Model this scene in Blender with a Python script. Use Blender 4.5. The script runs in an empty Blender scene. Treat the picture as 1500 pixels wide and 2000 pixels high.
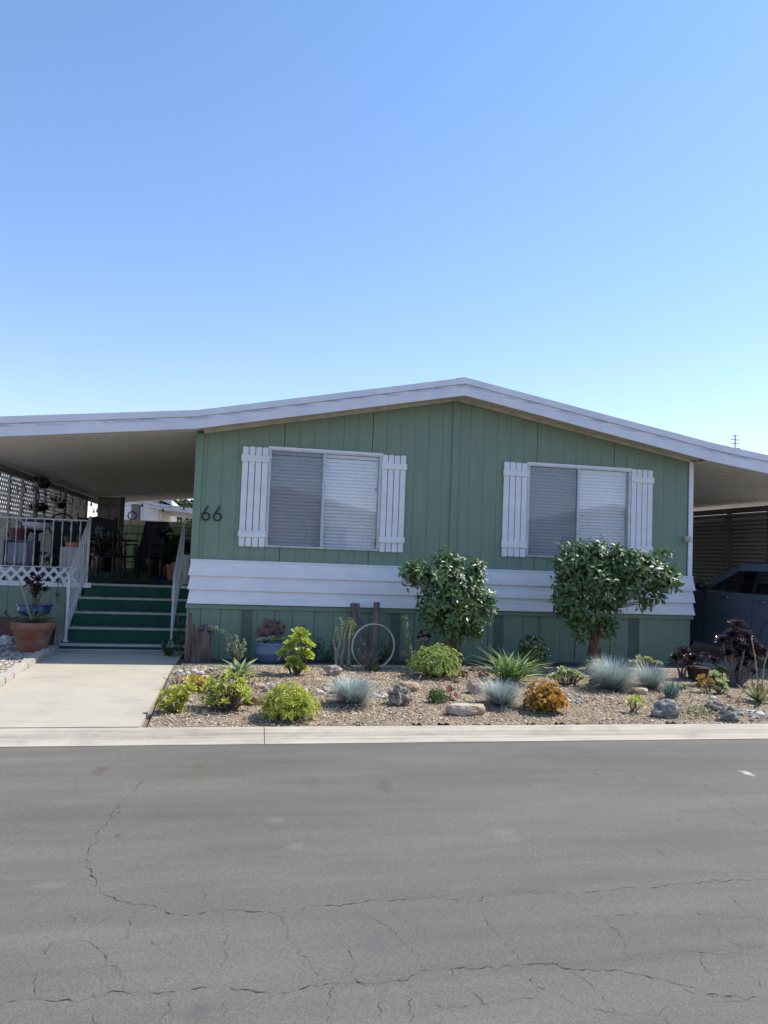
import bpy, bmesh, math, random
import numpy as np
from mathutils import Vector, Matrix, noise as mnoise
R_ = math.radians
sc = bpy.context.scene
col = sc.collection
rng = np.random.default_rng(7)
random.seed(7)

# ------------------------------------------------------------------ camera
F0 = 1500.0
YAW, PITCH, ROLL = R_(-11.15), R_(3.16), R_(2.15)
CAM = np.array([0.503, -10.487, 1.65])
fw = np.array([-math.sin(YAW)*math.cos(PITCH), math.cos(YAW)*math.cos(PITCH), math.sin(PITCH)])
rt = np.array([math.cos(YAW), math.sin(YAW), 0.0]); up = np.cross(rt, fw)
RT = math.cos(ROLL)*rt + math.sin(ROLL)*up
UP = -math.sin(ROLL)*rt + math.cos(ROLL)*up
cd = bpy.data.cameras.new('camera'); cam = bpy.data.objects.new('camera', cd); col.objects.link(cam)
cam.matrix_world = Matrix(((RT[0], UP[0], -fw[0], CAM[0]), (RT[1], UP[1], -fw[1], CAM[1]), (RT[2], UP[2], -fw[2], CAM[2]), (0, 0, 0, 1)))
cd.sensor_fit = 'VERTICAL'; cd.sensor_height = 24; cd.lens = 18.0; cd.clip_end = 2000; cd.clip_start = 0.05
sc.camera = cam
# ------------------------------------------------------------------ sky, sun, exposure
SUN = Vector((0.78, 0.075, 1.0)).normalized()          # towards the sun
el = math.asin(SUN.z); az = math.atan2(SUN.x, SUN.y)
w = bpy.data.worlds.new('World'); sc.world = w; w.use_nodes = True
wn = w.node_tree.nodes; wl = w.node_tree.links
sky = wn.new('ShaderNodeTexSky'); sky.sky_type = 'NISHITA'; sky.sun_disc = False
sky.sun_elevation = el; sky.sun_rotation = az
sky.altitude = 0; sky.air_density = 1.0; sky.dust_density = 0.25; sky.ozone_density = 2.5
tn = wn.new('ShaderNodeMix'); tn.data_type = 'RGBA'; tn.blend_type = 'MULTIPLY'; tn.inputs[0].default_value = 1; tc = wn.new('ShaderNodeTexCoord'); sx = wn.new('ShaderNodeSeparateXYZ'); wl.new(tc.outputs['Generated'], sx.inputs[0]); cr = wn.new('ShaderNodeValToRGB'); wl.new(sx.outputs[2], cr.inputs[0]); cr.color_ramp.elements[0].color = (.90, .79, .93, 1); cr.color_ramp.elements[1].color = (.80, .90, .97, 1); cr.color_ramp.elements[1].position = .6; wl.new(cr.outputs[0], tn.inputs[7])
wl.new(sky.outputs[0], tn.inputs[6]); wl.new(tn.outputs[2], wn['Background'].inputs[0]); wn['Background'].inputs[1].default_value = 0.15
sd = bpy.data.lights.new('sun', 'SUN'); so = bpy.data.objects.new('sun', sd); col.objects.link(so)
sd.energy = 3.6; sd.angle = R_(0.53); sd.color = (1.0, 0.93, 0.82)
so.rotation_euler = SUN.to_track_quat('Z', 'Y').to_euler()
sc.view_settings.view_transform = 'Standard'; sc.view_settings.look = 'None'
sc.view_settings.exposure = 0.78; sc.view_settings.gamma = 1

# ------------------------------------------------------------------ photo rays -> real points
def ray(x, y): return fw + RT*(x-750)/F0 - UP*(y-1000)/F0
def onY(x, y, Y): d = ray(x, y); return CAM + (Y-CAM[1])/d[1]*d
def onZ(x, y, Z): d = ray(x, y); return CAM + (Z-CAM[2])/d[2]*d
def gz(X, Y):
    t = min(1, max(0, (Y+3.7)/3.0)); z = .135 + .065*t
    if -.12 < X < 9 and -3.74 < Y < -.66:
        a = min(1, (X+.12)/.5)*min(1, (Y+3.74)/.7)*min(1, (-.66-Y)/.35)
        z += a*(.035 + .028*mnoise.noise(Vector((X*1.1, Y*1.3, 3))) + .012*mnoise.noise(Vector((X*5, Y*5, 1))))
    return z
def G(x, y):
    p = onZ(x, y, .18)
    for _ in range(8): p = onZ(x, y, gz(p[0], p[1]))
    return np.array([p[0], p[1], gz(p[0], p[1])])
def mpp(p): return float((np.asarray(p)-CAM) @ fw)/F0      # metres per photo pixel at p

# ------------------------------------------------------------------ materials
def nodes(name):
    m = bpy.data.materials.new(name); m.use_nodes = True
    nt = m.node_tree; return m, nt, nt.nodes['Principled BSDF']
def N(nt, t, **k):
    n = nt.nodes.new(t)
    for a, v in k.items():
        if a.startswith('i_'): n.inputs[a[2:].replace('_', ' ')].default_value = v
        else: setattr(n, a, v)
    return n
def ramp(nt, stops, src):
    r = nt.nodes.new('ShaderNodeValToRGB'); e = r.color_ramp.elements
    while len(e) < len(stops): e.new(.5)
    for q, (p, c) in zip(e, stops): q.position = p; q.color = (*c, 1) if len(c) == 3 else c
    nt.links.new(src, r.inputs[0]); return r
def coords(nt, scale=(1, 1, 1)):
    g = nt.nodes.new('ShaderNodeNewGeometry'); m = nt.nodes.new('ShaderNodeMapping')
    m.inputs['Scale'].default_value = scale
    nt.links.new(g.outputs['Position'], m.inputs[0]); return m.outputs[0]
def mixc(nt, fac, a, b, mode='MIX'):
    x = nt.nodes.new('ShaderNodeMix'); x.data_type = 'RGBA'; x.blend_type = mode
    for s, v in ((0, fac), (6, a), (7, b)):
        if hasattr(v, 'links') or isinstance(v, bpy.types.NodeSocket): nt.links.new(v, x.inputs[s])
        else: x.inputs[s].default_value = v if s == 0 else (*v, 1)
    return x.outputs[2]
def noisef(nt, vec, scale, detail=5, rough=.55):
    n = N(nt, 'ShaderNodeTexNoise'); n.inputs['Scale'].default_value = scale
    n.inputs['Detail'].default_value = detail; n.inputs['Roughness'].default_value = rough
    nt.links.new(vec, n.inputs['Vector']); return n.outputs[0]
def bump(nt, bs, h, strength=.3, dist=.01):
    b = nt.nodes.new('ShaderNodeBump'); b.inputs['Strength'].default_value = strength; b.inputs['Distance'].default_value = dist
    nt.links.new(h, b.inputs['Height']); nt.links.new(b.outputs[0], bs.inputs['Normal'])
def mat(name, c, c2=None, rough=.6, scale=8, stretch=(1, 1, 1), bs=.25, bd=.004, metal=0, fine=60, lo=.35, hi=.65, spec=.5, fv=(.8, 1.1)):
    m, nt, b = nodes(name); v = coords(nt, stretch)
    c2 = c2 or tuple(x*.75 for x in c)
    n1 = noisef(nt, v, scale); r = ramp(nt, [(lo, c), (hi, c2)], n1)
    n2 = noisef(nt, v, fine, 4, .7)
    f = ramp(nt, [(.3, (fv[0],)*3), (.7, (fv[1],)*3)], n2)
    nt.links.new(mixc(nt, 1.0, r.outputs[0], f.outputs[0], 'MULTIPLY'), b.inputs['Base Color'])
    b.inputs['Roughness'].default_value = rough; b.inputs['Metallic'].default_value = metal
    b.inputs['Specular IOR Level'].default_value = spec
    if bs: bump(nt, b, n2, bs, bd)
    return m
def leafmat(name, base, tip, var=.35, rough=.35, trans=.3, spec=.5, tstart=.45, tend=1.0):
    m, nt, b = nodes(name)
    at = N(nt, 'ShaderNodeAttribute', attribute_name='tip'); ar = N(nt, 'ShaderNodeAttribute', attribute_name='rnd')
    r = ramp(nt, [(tstart, base), (tend, tip)], at.outputs['Fac'])
    rv = ramp(nt, [(0, (1-var,)*3), (.5, (1, 1, 1)), (1, (1+var, 1+var*.8, 1))], ar.outputs['Fac'])
    c = mixc(nt, 1.0, r.outputs[0], rv.outputs[0], 'MULTIPLY')
    nt.links.new(c, b.inputs['Base Color']); b.inputs['Roughness'].default_value = rough; b.inputs['Specular IOR Level'].default_value = spec
    if trans:
        t = nt.nodes.new('ShaderNodeBsdfTranslucent'); mx = nt.nodes.new('ShaderNodeMixShader'); mx.inputs[0].default_value = trans
        nt.links.new(c, t.inputs[0]); nt.links.new(b.outputs[0], mx.inputs[1]); nt.links.new(t.outputs[0], mx.inputs[2])
        nt.links.new(mx.outputs[0], nt.nodes['Material Output'].inputs[0])
    return m

# ------------------------------------------------------------------ geometry collector
class Geo:
    def __init__(s): s.v = []; s.f = []; s.m = []; s.tip = []; s.rnd = []; s.n = 0
    def add(s, V, F, mi=0, tip=None, rnd=None):
        V = np.asarray(V, float).reshape(-1, 3)
        s.v.append(V); s.f += [tuple(int(i)+s.n for i in f) for f in F]; s.m += [mi]*len(F)
        s.tip.append(np.zeros(len(V)) if tip is None else np.asarray(tip)); s.rnd.append(np.full(len(V), .5) if rnd is None else np.asarray(rnd))
        s.n += len(V); return s
    def box(s, x0, x1, y0, y1, z0, z1, mi=0):
        V = [(x, y, z) for z in (z0, z1) for y in (y0, y1) for x in (x0, x1)]
        return s.add(V, [(0, 2, 3, 1), (4, 5, 7, 6), (0, 1, 5, 4), (2, 6, 7, 3), (0, 4, 6, 2), (1, 3, 7, 5)], mi)
    def prism(s, poly, y0, y1, mi=0, axis='y'):
        n = len(poly)
        if axis == 'y': V = [(a, y0, b) for a, b in poly]+[(a, y1, b) for a, b in poly]
        elif axis == 'x': V = [(y0, a, b) for a, b in poly]+[(y1, a, b) for a, b in poly]
        else: V = [(a, b, y0) for a, b in poly]+[(a, b, y1) for a, b in poly]
        F = [tuple(range(n)), tuple(range(2*n-1, n-1, -1))]+[(i, i+n, (i+1) % n+n, (i+1) % n) for i in range(n)]
        return s.add(V, F, mi)
    def bar(s, a, b, w, h=None, mi=0, upv=(0, 0, 1)):
        a = np.array(a, float); b = np.array(b, float); h = h or w; d = b-a; L = np.linalg.norm(d); d /= L
        u = np.array(upv, float)
        if abs(d @ u) > .99: u = np.array((0, 1., 0))
        x = np.cross(d, u); x /= np.linalg.norm(x); y = np.cross(x, d)
        V = [p+sx*x*w/2+sy*y*h/2 for p in (a, b) for sx, sy in ((-1, -1), (1, -1), (1, 1), (-1, 1))]
        return s.add(V, [(0, 1, 2, 3), (7, 6, 5, 4), (0, 4, 5, 1), (1, 5, 6, 2), (2, 6, 7, 3), (3, 7, 4, 0)], mi)
    def tube(s, pts, rad, n=7, mi=0, cap=True):
        P = np.array(pts, float); k = len(P); rad = np.broadcast_to(rad, k) if np.ndim(rad) == 0 else np.array(rad, float)
        T = np.gradient(P, axis=0); T /= np.linalg.norm(T, axis=1)[:, None]+1e-12
        u = np.array((0, 0, 1.)) if abs(T[0, 2]) < .9 else np.array((1., 0, 0)); V = []
        for i in range(k):
            x = np.cross(T[i], u); x /= np.linalg.norm(x)+1e-12; y = np.cross(x, T[i]); u = y if abs(T[i] @ u) > .95 else u
            a = np.arange(n)*2*math.pi/n
            V.append(P[i]+rad[i]*(np.cos(a)[:, None]*x+np.sin(a)[:, None]*y))
        F = [(i*n+j, i*n+(j+1) % n, (i+1)*n+(j+1) % n, (i+1)*n+j) for i in range(k-1) for j in range(n)]
        if cap: F += [tuple(range(n))[::-1], tuple((k-1)*n+j for j in range(n))]
        return s.add(np.concatenate(V), F, mi, tip=np.repeat(np.linspace(0, 1, k), n))
    def lathe(s, prof, c=(0, 0, 0), n=28, mi=0, wob=None):
        c = np.array(c, float); a = np.arange(n)*2*math.pi/n; V = []
        for r, z in prof:
            rr = r*np.ones(n) if wob is None else r*wob(a, z)
            V.append(np.stack([rr*np.cos(a), rr*np.sin(a), np.full(n, z)], 1)+c)
        k = len(prof)
        F = [(i*n+j, i*n+(j+1) % n, (i+1)*n+(j+1) % n, (i+1)*n+j) for i in range(k-1) for j in range(n)]
        F += [tuple(range(n))[::-1], tuple((k-1)*n+j for j in range(n))]
        return s.add(np.concatenate(V), F, mi)
    def scatter(s, tpl, M, T, mi=0, rnd=None):
        V0, F0_, t0 = tpl; k = len(T); n = len(V0)
        if k == 0: return s
        V = np.einsum('kij,nj->kni', M, V0)+np.asarray(T)[:, None, :]
        F = (np.array(F0_)[None]+(np.arange(k)*n)[:, None, None]).reshape(-1, len(F0_[0]))
        rnd = rng.random(k) if rnd is None else rnd
        return s.add(V.reshape(-1, 3), F, mi, np.tile(t0, k), np.repeat(rnd, n))
    def ico(s, c, r, sub=2, mi=0, amp=.0, freq=2, sq=(1, 1, 1), seed=0, flat=0):
        bm = bmesh.new(); bmesh.ops.create_icosphere(bm, subdivisions=sub, radius=1)
        V = []
        for v in bm.verts:
            p = v.co.copy(); d = 1+amp*(mnoise.noise(p*freq+Vector((seed*7.3, seed, 0)))*1.4+.5*mnoise.noise(p*freq*3+Vector((seed, 0, 5))))
            p = p*d
            if flat: p.z = max(min(p.z, flat), -.55)
            V.append((p.x*sq[0]*r+c[0], p.y*sq[1]*r+c[1], p.z*sq[2]*r+c[2]))
        F = [tuple(v.index for v in f.verts) for f in bm.faces]; bm.free()
        return s.add(V, F, mi)
    def build(s, name, mats, parent=None, smooth=False, bevel=0):
        me = bpy.data.meshes.new(name); V = np.concatenate(s.v)
        me.from_pydata(V.tolist(), [], s.f); 
        if not isinstance(mats, (list, tuple)): mats = [mats]
        for m in mats: me.materials.append(m)
        if len(mats) > 1: me.polygons.foreach_set('material_index', s.m)
        for nm, arr in (('tip', s.tip), ('rnd', s.rnd)):
            a = me.attributes.new(nm, 'FLOAT', 'POINT'); a.data.foreach_set('value', np.concatenate(arr).astype(np.float32))
        if smooth: me.polygons.foreach_set('use_smooth', [True]*len(me.polygons))
        me.update(); o = bpy.data.objects.new(name, me); col.objects.link(o)
        if parent is not None:
            o.parent = parent
            loc = Vector((0, 0, 0)); q = parent
            while q is not None: loc += q.location; q = q.parent
            if loc.length > 0:
                me.transform(Matrix.Translation(-loc))
        if bevel:
            b = o.modifiers.new('bevel', 'BEVEL'); b.width = bevel; b.segments = 2; b.limit_method = 'ANGLE'
        return o
def tag(o, label=None, cat=None, group=None, kind=None):
    if label: o['label'] = label
    if cat: o['category'] = cat
    if group: o['group'] = group
    if kind: o['kind'] = kind
    return o
def thing(name, loc, label, cat, group=None):
    o = bpy.data.objects.new(name, None); col.objects.link(o); o.location = Vector([float(v) for v in loc]); o.empty_display_size = .1
    return tag(o, label, cat, group)

# ------------------------------------------------------------------ palette
M_green = mat('green_siding_paint', (.200, .270, .190), (.174, .240, .168), .62, 3, (6, 6, .5), .3, .003, fine=40, fv=(.92, 1.04))
M_greentrim = mat('green_trim_paint', (.196, .272, .192), (.172, .244, .170), .6, 3, (4, 4, .5), .3, .002)
M_groove = mat('green_groove', (.075, .12, .085), None, .9)
M_white = mat('white_paint', (.79, .78, .77), (.70, .70, .70), .55, 2.5, (1, 1, 3), .08, .002, fv=(.95, 1.02))
M_whitemetal = mat('white_enamel', (.62, .62, .62), (.52, .51, .5), .45, 9, bs=.1)
M_cream = mat('cream_paint', (.58, .54, .43), (.45, .41, .32), .7, 5, (2, 2, 2))
M_ceil = mat('cream_aluminium', (.78, .76, .70), (.71, .69, .64), .45, 3, (1, .3, 1), .1)
M_alu = mat('window_aluminium', (.55, .56, .57), (.45, .46, .48), .35, 10, bs=.05, metal=.3)
M_dark = mat('dark_interior', (.02, .02, .022), None, .9)
M_black = mat('black_metal', (.012, .012, .014), (.02, .02, .022), .4, bs=.1)
M_blackcloth = mat('black_mesh_fabric', (.015, .016, .022), (.02, .021, .03), .85)
M_carpet = mat('green_carpet', (.020, .105, .066), (.015, .082, .054), .95, 6, bs=.6, bd=.004, fine=300)
M_nosing = mat('stair_nosing_metal', (.47, .44, .42), (.38, .35, .34), .5, 12, bs=.1)
M_terra = mat('terracotta', (.42, .17, .095), (.48, .24, .15), .85, 7, bs=.25, bd=.003)
M_wood = mat('weathered_wood', (.20, .15, .12), (.08, .06, .045), .9, 3.2, (9, 9, .9), 1.0, .02, fine=9)
M_woodgrey = mat('grey_driftwood', (.25, .21, .20), (.13, .105, .10), .9, 3, (9, 9, .8), 1.0, .02, fine=8)
M_bark = mat('bark', (.25, .19, .15), (.14, .105, .08), .9, 12, (1, 1, .4), .6, .006)
M_soil = mat('soil', (.07, .05, .035), (.04, .03, .02), .95, 20, bs=.8, bd=.01)

def fascia_mat():
    m, nt, b = nodes('weathered_white_fascia'); v = coords(nt, (.9, .9, 9)); n = noisef(nt, v, 2.2, 7, .65)
    at = N(nt, 'ShaderNodeAttribute', attribute_name='tip')
    band = ramp(nt, [(.42, (0, 0, 0)), (.55, (1, 1, 1)), (.68, (1, 1, 1)), (.8, (0, 0, 0))], at.outputs['Fac'])
    msk = ramp(nt, [(.49, (0, 0, 0)), (.54, (1, 1, 1))], n)
    mu = mixc(nt, 1.0, band.outputs[0], msk.outputs[0], 'MULTIPLY')
    n2 = noisef(nt, coords(nt, (1, 1, 1)), 3); base = ramp(nt, [(.3, (.72, .72, .74)), (.7, (.62, .62, .66))], n2)
    c = mixc(nt, mu, (.6, .6, .6), (.40, .46, .56)); nt.links.new(base.outputs[0], c.node.inputs[6])
    nt.links.new(c, b.inputs['Base Color']); b.inputs['Roughness'].default_value = .5; bump(nt, b, n2, .15, .01); return m
M_fascia = fascia_mat()
def glass_mat(name='window_glass', tint=(.97, .98, .98), refl=.14):
    m, nt, b = nodes(name); nt.nodes.remove(b)
    lw_ = N(nt, 'ShaderNodeLayerWeight'); lw_.inputs[0].default_value = .5
    pw = N(nt, 'ShaderNodeMath', operation='POWER'); nt.links.new(lw_.outputs['Facing'], pw.inputs[0]); pw.inputs[1].default_value = 4
    fr = N(nt, 'ShaderNodeMath', operation='MULTIPLY_ADD'); nt.links.new(pw.outputs[0], fr.inputs[0]); fr.inputs[1].default_value = .85; fr.inputs[2].default_value = refl
    g = N(nt, 'ShaderNodeBsdfGlossy'); g.inputs['Roughness'].default_value = .01
    t = N(nt, 'ShaderNodeBsdfTransparent'); t.inputs[0].default_value = (*tint, 1)
    mx = N(nt, 'ShaderNodeMixShader'); nt.links.new(fr.outputs[0], mx.inputs[0]); nt.links.new(t.outputs[0], mx.inputs[1]); nt.links.new(g.outputs[0], mx.inputs[2])
    nt.links.new(mx.outputs[0], nt.nodes['Material Output'].inputs[0]); return m
M_glass = glass_mat()
def screen_mat():
    m, nt, b = nodes('insect_screen'); b.inputs['Base Color'].default_value = (.09, .095, .11, 1); b.inputs['Roughness'].default_value = .8
    t = N(nt, 'ShaderNodeBsdfTransparent'); mx = N(nt, 'ShaderNodeMixShader'); mx.inputs[0].default_value = .36
    nt.links.new(t.outputs[0], mx.inputs[1]); nt.links.new(b.outputs[0], mx.inputs[2]); nt.links.new(mx.outputs[0], nt.nodes['Material Output'].inputs[0]); return m
M_screen = screen_mat()
def concrete(name, c, c2, stain=(.30, .27, .23), fine=220):
    m, nt, b = nodes(name); v = coords(nt); n = noisef(nt, v, 1.1, 8, .65); r = ramp(nt, [(.3, c), (.7, c2)], n)
    s = noisef(nt, coords(nt, (1, 2.2, 1)), 2.4, 9, .72); sm = ramp(nt, [(.50, (0, 0, 0)), (.74, (.75, .75, .75))], s)
    c1 = mixc(nt, sm.outputs[0], (0, 0, 0), stain); nt.links.new(r.outputs[0], c1.node.inputs[6])
    f = noisef(nt, v, fine, 3, .8); fr = ramp(nt, [(.3, (.82, .82, .82)), (.7, (1.14, 1.14, 1.14))], f)
    nt.links.new(mixc(nt, 1, c1, fr.outputs[0], 'MULTIPLY'), b.inputs['Base Color']); b.inputs['Roughness'].default_value = .85
    bump(nt, b, f, .25, .002); return m
M_conc = concrete('walkway_concrete', (.47, .43, .345), (.39, .355, .29))
M_curb = concrete('curb_concrete', (.50, .45, .36), (.41, .365, .295), (.27, .24, .2))
def streaks(m):
    nt = m.node_tree; b = nt.nodes['Principled BSDF']; src = b.inputs['Base Color'].links[0].from_socket
    n = noisef(nt, coords(nt, (.5, 34, 20)), 1.4, 7, .7); r = ramp(nt, [(.50, (1, 1, 1)), (.62, (.70, .66, .60))], n)
    nt.links.new(mixc(nt, 1, src, r.outputs[0], 'MULTIPLY'), b.inputs['Base Color'])
streaks(M_curb)
M_drive = concrete('driveway_concrete', (.44, .40, .34), (.36, .33, .29))
def asphalt():
    m, nt, b = nodes('asphalt'); v = coords(nt)
    n = noisef(nt, coords(nt, (.35, 1.3, 1)), 1.0, 8, .6); r = ramp(nt, [(.3, (.108, .102, .087)), (.7, (.152, .144, .123))], n)
    st = noisef(nt, coords(nt, (.5, 4, 1)), 1.6, 6, .6); sr = ramp(nt, [(.35, (.92, .92, .93)), (.65, (1.07, 1.06, 1.05))], st)
    c = mixc(nt, 1, r.outputs[0], sr.outputs[0], 'MULTIPLY')
    vo = N(nt, 'ShaderNodeTexVoronoi'); vo.inputs['Scale'].default_value = 190; nt.links.new(v, vo.inputs['Vector'])
    sp = ramp(nt, [(0, (.74, .74, .74)), (.5, (1.0, 1.0, 1.0)), (1, (1.3, 1.28, 1.25))], vo.outputs['Color'])
    c = mixc(nt, 1, c, sp.outputs[0], 'MULTIPLY')
    # light scuffs and rare pale flecks
    sc1 = noisef(nt, coords(nt, (1, 2.6, 1)), 2.1, 9, .72); s1 = ramp(nt, [(.66, (0, 0, 0)), (.8, (.35, .35, .35))], sc1)
    x = mixc(nt, s1.outputs[0], (0, 0, 0), (.30, .29, .27)); nt.links.new(c, x.node.inputs[6]); c = x
    # stains with their own place: oil spots, rust patches
    pos = coords(nt)
    for (px, py, rx, ry, colr, a) in STAINS:
        p = onZ(px, py, .06); d = mpp(p)
        mp = N(nt, 'ShaderNodeMapping'); mp.vector_type = 'TEXTURE'; mp.inputs['Location'].default_value = (p[0], p[1], .06)
        mp.inputs['Scale'].default_value = (rx*d, ry, 1); nt.links.new(pos, mp.inputs[0])
        nz = N(nt, 'ShaderNodeTexNoise'); nz.inputs['Scale'].default_value = 2.2; nt.links.new(mp.outputs[0], nz.inputs['Vector'])
        ln = N(nt, 'ShaderNodeVectorMath', operation='LENGTH'); nt.links.new(mp.outputs[0], ln.inputs[0])
        ad = N(nt, 'ShaderNodeMath', operation='MULTIPLY_ADD'); nt.links.new(nz.outputs[0], ad.inputs[0]); ad.inputs[1].default_value = 1.5; nt.links.new(ln.outputs['Value'], ad.inputs[2])
        mr = ramp(nt, [(.0, (a,)*3), (.45, (a,)*3), (.9, (0, 0, 0))], ad.outputs[0]);
        sb = N(nt, 'ShaderNodeMath', operation='SUBTRACT'); nt.links.new(ad.outputs[0], sb.inputs[0]); sb.inputs[1].default_value = .65
        nt.links.new(sb.outputs[0], mr.inputs[0])
        x = mixc(nt, mr.outputs[0], (0, 0, 0), colr); nt.links.new(c, x.node.inputs[6]); c = x
    nt.links.new(c, b.inputs['Base Color']); b.inputs['Roughness'].default_value = .8; b.inputs['Specular IOR Level'].default_value = .35
    h = noisef(nt, v, 150, 4, .8); bump(nt, b, h, .35, .003); return m
STAINS = [(195, 1505, 22, .16, (.09, .072, .06), .6), (392, 1497, 22, .16, (.10, .09, .06), .6), (608, 1525, 30, .2, (.10, .09, .08), .45), (752, 1535, 26, .2, (.095, .078, .065), .6),
          (1460, 1510, 14, .1, (.5, .47, .38), .85), (1164, 1511, 7, .05, (.07, .07, .07), .7), (1235, 1522, 6, .04, (.07, .07, .07), .6), (1290, 1665, 9, .06, (.08, .08, .08), .6), (1356, 1661, 7, .05, (.08, .08, .08), .6),
          (232, 1587, 8, .05, (.075, .07, .07), .7), (230, 1632, 9, .05, (.075, .07, .07), .7), (308, 1587, 7, .04, (.08, .08, .08), .6), (1333, 1584, 7, .05, (.08, .08, .08), .6), (540, 1601, 26, .07, (.22, .21, .19), .35), (578, 1652, 30, .08, (.22, .21, .19), .35), (985, 1625, 45, .07, (.22, .21, .19), .35), (100, 1728, 50, .05, (.22, .21, .19), .3), (1000, 1640, 30, .05, (.22, .21, .19), .3),
          (1035, 1536, 9, .05, (.08, .08, .08), .6), (1325, 1600, 7, .04, (.085, .085, .085), .5), (730, 1845, 50, .12, (.10, .10, .10), .5), (390, 1978, 40, .08, (.085, .085, .085), .5)]

# ================================================================== ground, road, curb, paths
def road():
    g = Geo(); g.add([(-60, -18, .06), (60, -18, .06), (60, -4.05, .06), (-60, -4.05, .06)], [(0, 1, 2, 3)])
    cracks = [
     [(285,1520),(262,1545),(235,1575),(222,1588),(195,1625),(174,1655),(172,1690),(182,1712),(184,1730),(215,1748),(248,1762),(300,1772),(345,1786),(430,1775),(540,1781),(640,1768),(740,1758),(800,1757),(850,1755),(920,1760),(960,1748),(1030,1743),(1100,1744),(1150,1742),(1230,1734),(1310,1727),(1390,1718),(1500,1718)],
     [(0,1958),(65,1949),(140,1955),(190,1950),(240,1938),(330,1937),(400,1928),(500,1935),(555,1934),(640,1924),(700,1917),(720,1915),(790,1910),(835,1892),(900,1889),(980,1892),(1030,1884),(1060,1882),(1120,1892),(1200,1893),(1260,1905),(1330,1925),(1400,1940),(1500,1950)],
     [(248,1762),(262,1785),(250,1828),(300,1838),(330,1862),(350,1880),(375,1908),(385,1922)], [(540,1781),(560,1810),(575,1845),(600,1880),(625,1918)],
     [(920,1760),(950,1790),(965,1818),(990,1840),(1010,1868),(1022,1882)], [(1100,1744),(1130,1770),(1180,1795),(1210,1825),(1225,1860),(1232,1870),(1215,1888)],
     [(226,1895),(210,1860),(195,1850),(175,1838),(110,1838),(90,1856),(80,1890),(68,1930),(62,1950)], [(205,1862),(226,1895),(238,1912),(240,1938)],
     [(670,1838),(690,1870),(700,1915),(732,1925),(745,1960)], [(1375,1600-70),(1420,1560),(1440,1585),(1465,1603),(1500,1622)], [(1300,1515),(1340,1535),(1375,1560),(1400,1585),(1440,1600)],
     [(1345,1765),(1365,1785),(1420,1787),(1500,1793)], [(1425,1750),(1455,1778),(1485,1795),(1500,1803)], [(1385,1800),(1420,1830),(1452,1852),(1420,1862),(1365,1858),(1320,1853),(1270,1860),(1230,1868)],
     [(1365,1858),(1375,1885),(1400,1915),(1440,1945)], [(1452,1852),(1490,1848)], [(1030,1897),(1040,1925),(1090,1945),(1150,1970),(1210,1978),(1280,1974),(1340,1962),(1420,1953),(1500,1957)],
     [(1125,1895),(1160,1930),(1200,1975)], [(1290,1975),(1310,2000)], [(430,1935),(445,1970),(446,2000)], [(645,1928),(645,1970),(640,2000)], [(325,1938),(324,2000)], [(880,1895),(910,1930),(955,1962)], [(775,1915),(810,1940),(870,1968),(950,1960),(1040,1950)],
     [(740,1945),(745,1990)], [(700,1775),(760,1810),(800,1850),(832,1890)], [(435,1780),(440,1820),(445,1850),(425,1900)], [(400,1735),(405,1765)], [(130,1790),(150,1802)], [(335,1820),(340,1840)],
     [(1200,1790),(1250,1783)], [(1450,1900),(1500,1935)], [(1300,1912),(1360,1940),(1400,1950)], [(190,1975),(196,2000)], [(800,1950),(806,2000)], [(860,2000),(862,1990)]]
    for ci, c in enumerate(cracks):
        P = [onZ(x, y, .063)[:2] for x, y in c]; Q = []
        for a, b in zip(P[:-1], P[1:]):
            L = np.linalg.norm(b-a); k = max(2, int(L/.012)); n = np.array([-(b-a)[1], (b-a)[0]])/max(L, 1e-6)
            for i in range(k):
                t = i/k; q = a+(b-a)*t
                q = q+n*(mnoise.noise(Vector((q[0]*6, q[1]*6, ci)))*.022+mnoise.noise(Vector((q[0]*26, q[1]*26, ci+50)))*.022+random.uniform(-.003, .003)); Q.append(q)
        Q.append(P[-1]); Q = np.array(Q); T = np.gradient(Q, axis=0); T /= np.linalg.norm(T, axis=1)[:, None]+1e-9; Nn = np.stack([-T[:, 1], T[:, 0]], 1)
        base = .0034 if ci < 2 else .0018
        wv = np.array([max(0.0003, base*(.12+1.1*max(0, mnoise.noise(Vector((q[0]*7, q[1]*7, 9+ci)))+.1)+2.2*max(0, mnoise.noise(Vector((q[0]*34, q[1]*34, 3))))) ) for q in Q])
        A = Q+Nn*wv[:, None]*.5; B = Q-Nn*wv[:, None]*.5
        V = [(x, y, .0625) for x, y in A]+[(x, y, .0625) for x, y in B]; n = len(Q)
        g.add(V, [(i, i+1, n+i+1, n+i) for i in range(n-1)], 1)
    return g.build('road', [asphalt(), mat('crack_dark', (.055, .052, .048), None, .95, bs=0)])
tag(road(), kind='structure')
M_dirt = mat('dry_earth', (.26, .20, .14), (.18, .14, .10), .95, 2, bs=.5, bd=.01, fine=120)
g = Geo(); g.add([(-400, -400, -.03), (400, -400, -.03), (400, 400, -.03), (-400, 400, -.03)], [(0, 1, 2, 3)])
tag(g.build('ground', M_dirt), kind='structure')
# lot pad behind the kerb
g = Geo(); g.prism([(-3.72, -.02), (-3.72, .10), (-.7, .165), (60, .165), (60, -.02)], -60, 60, axis='x'); tag(g.build('lot_ground', M_dirt), kind='structure')
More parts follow.
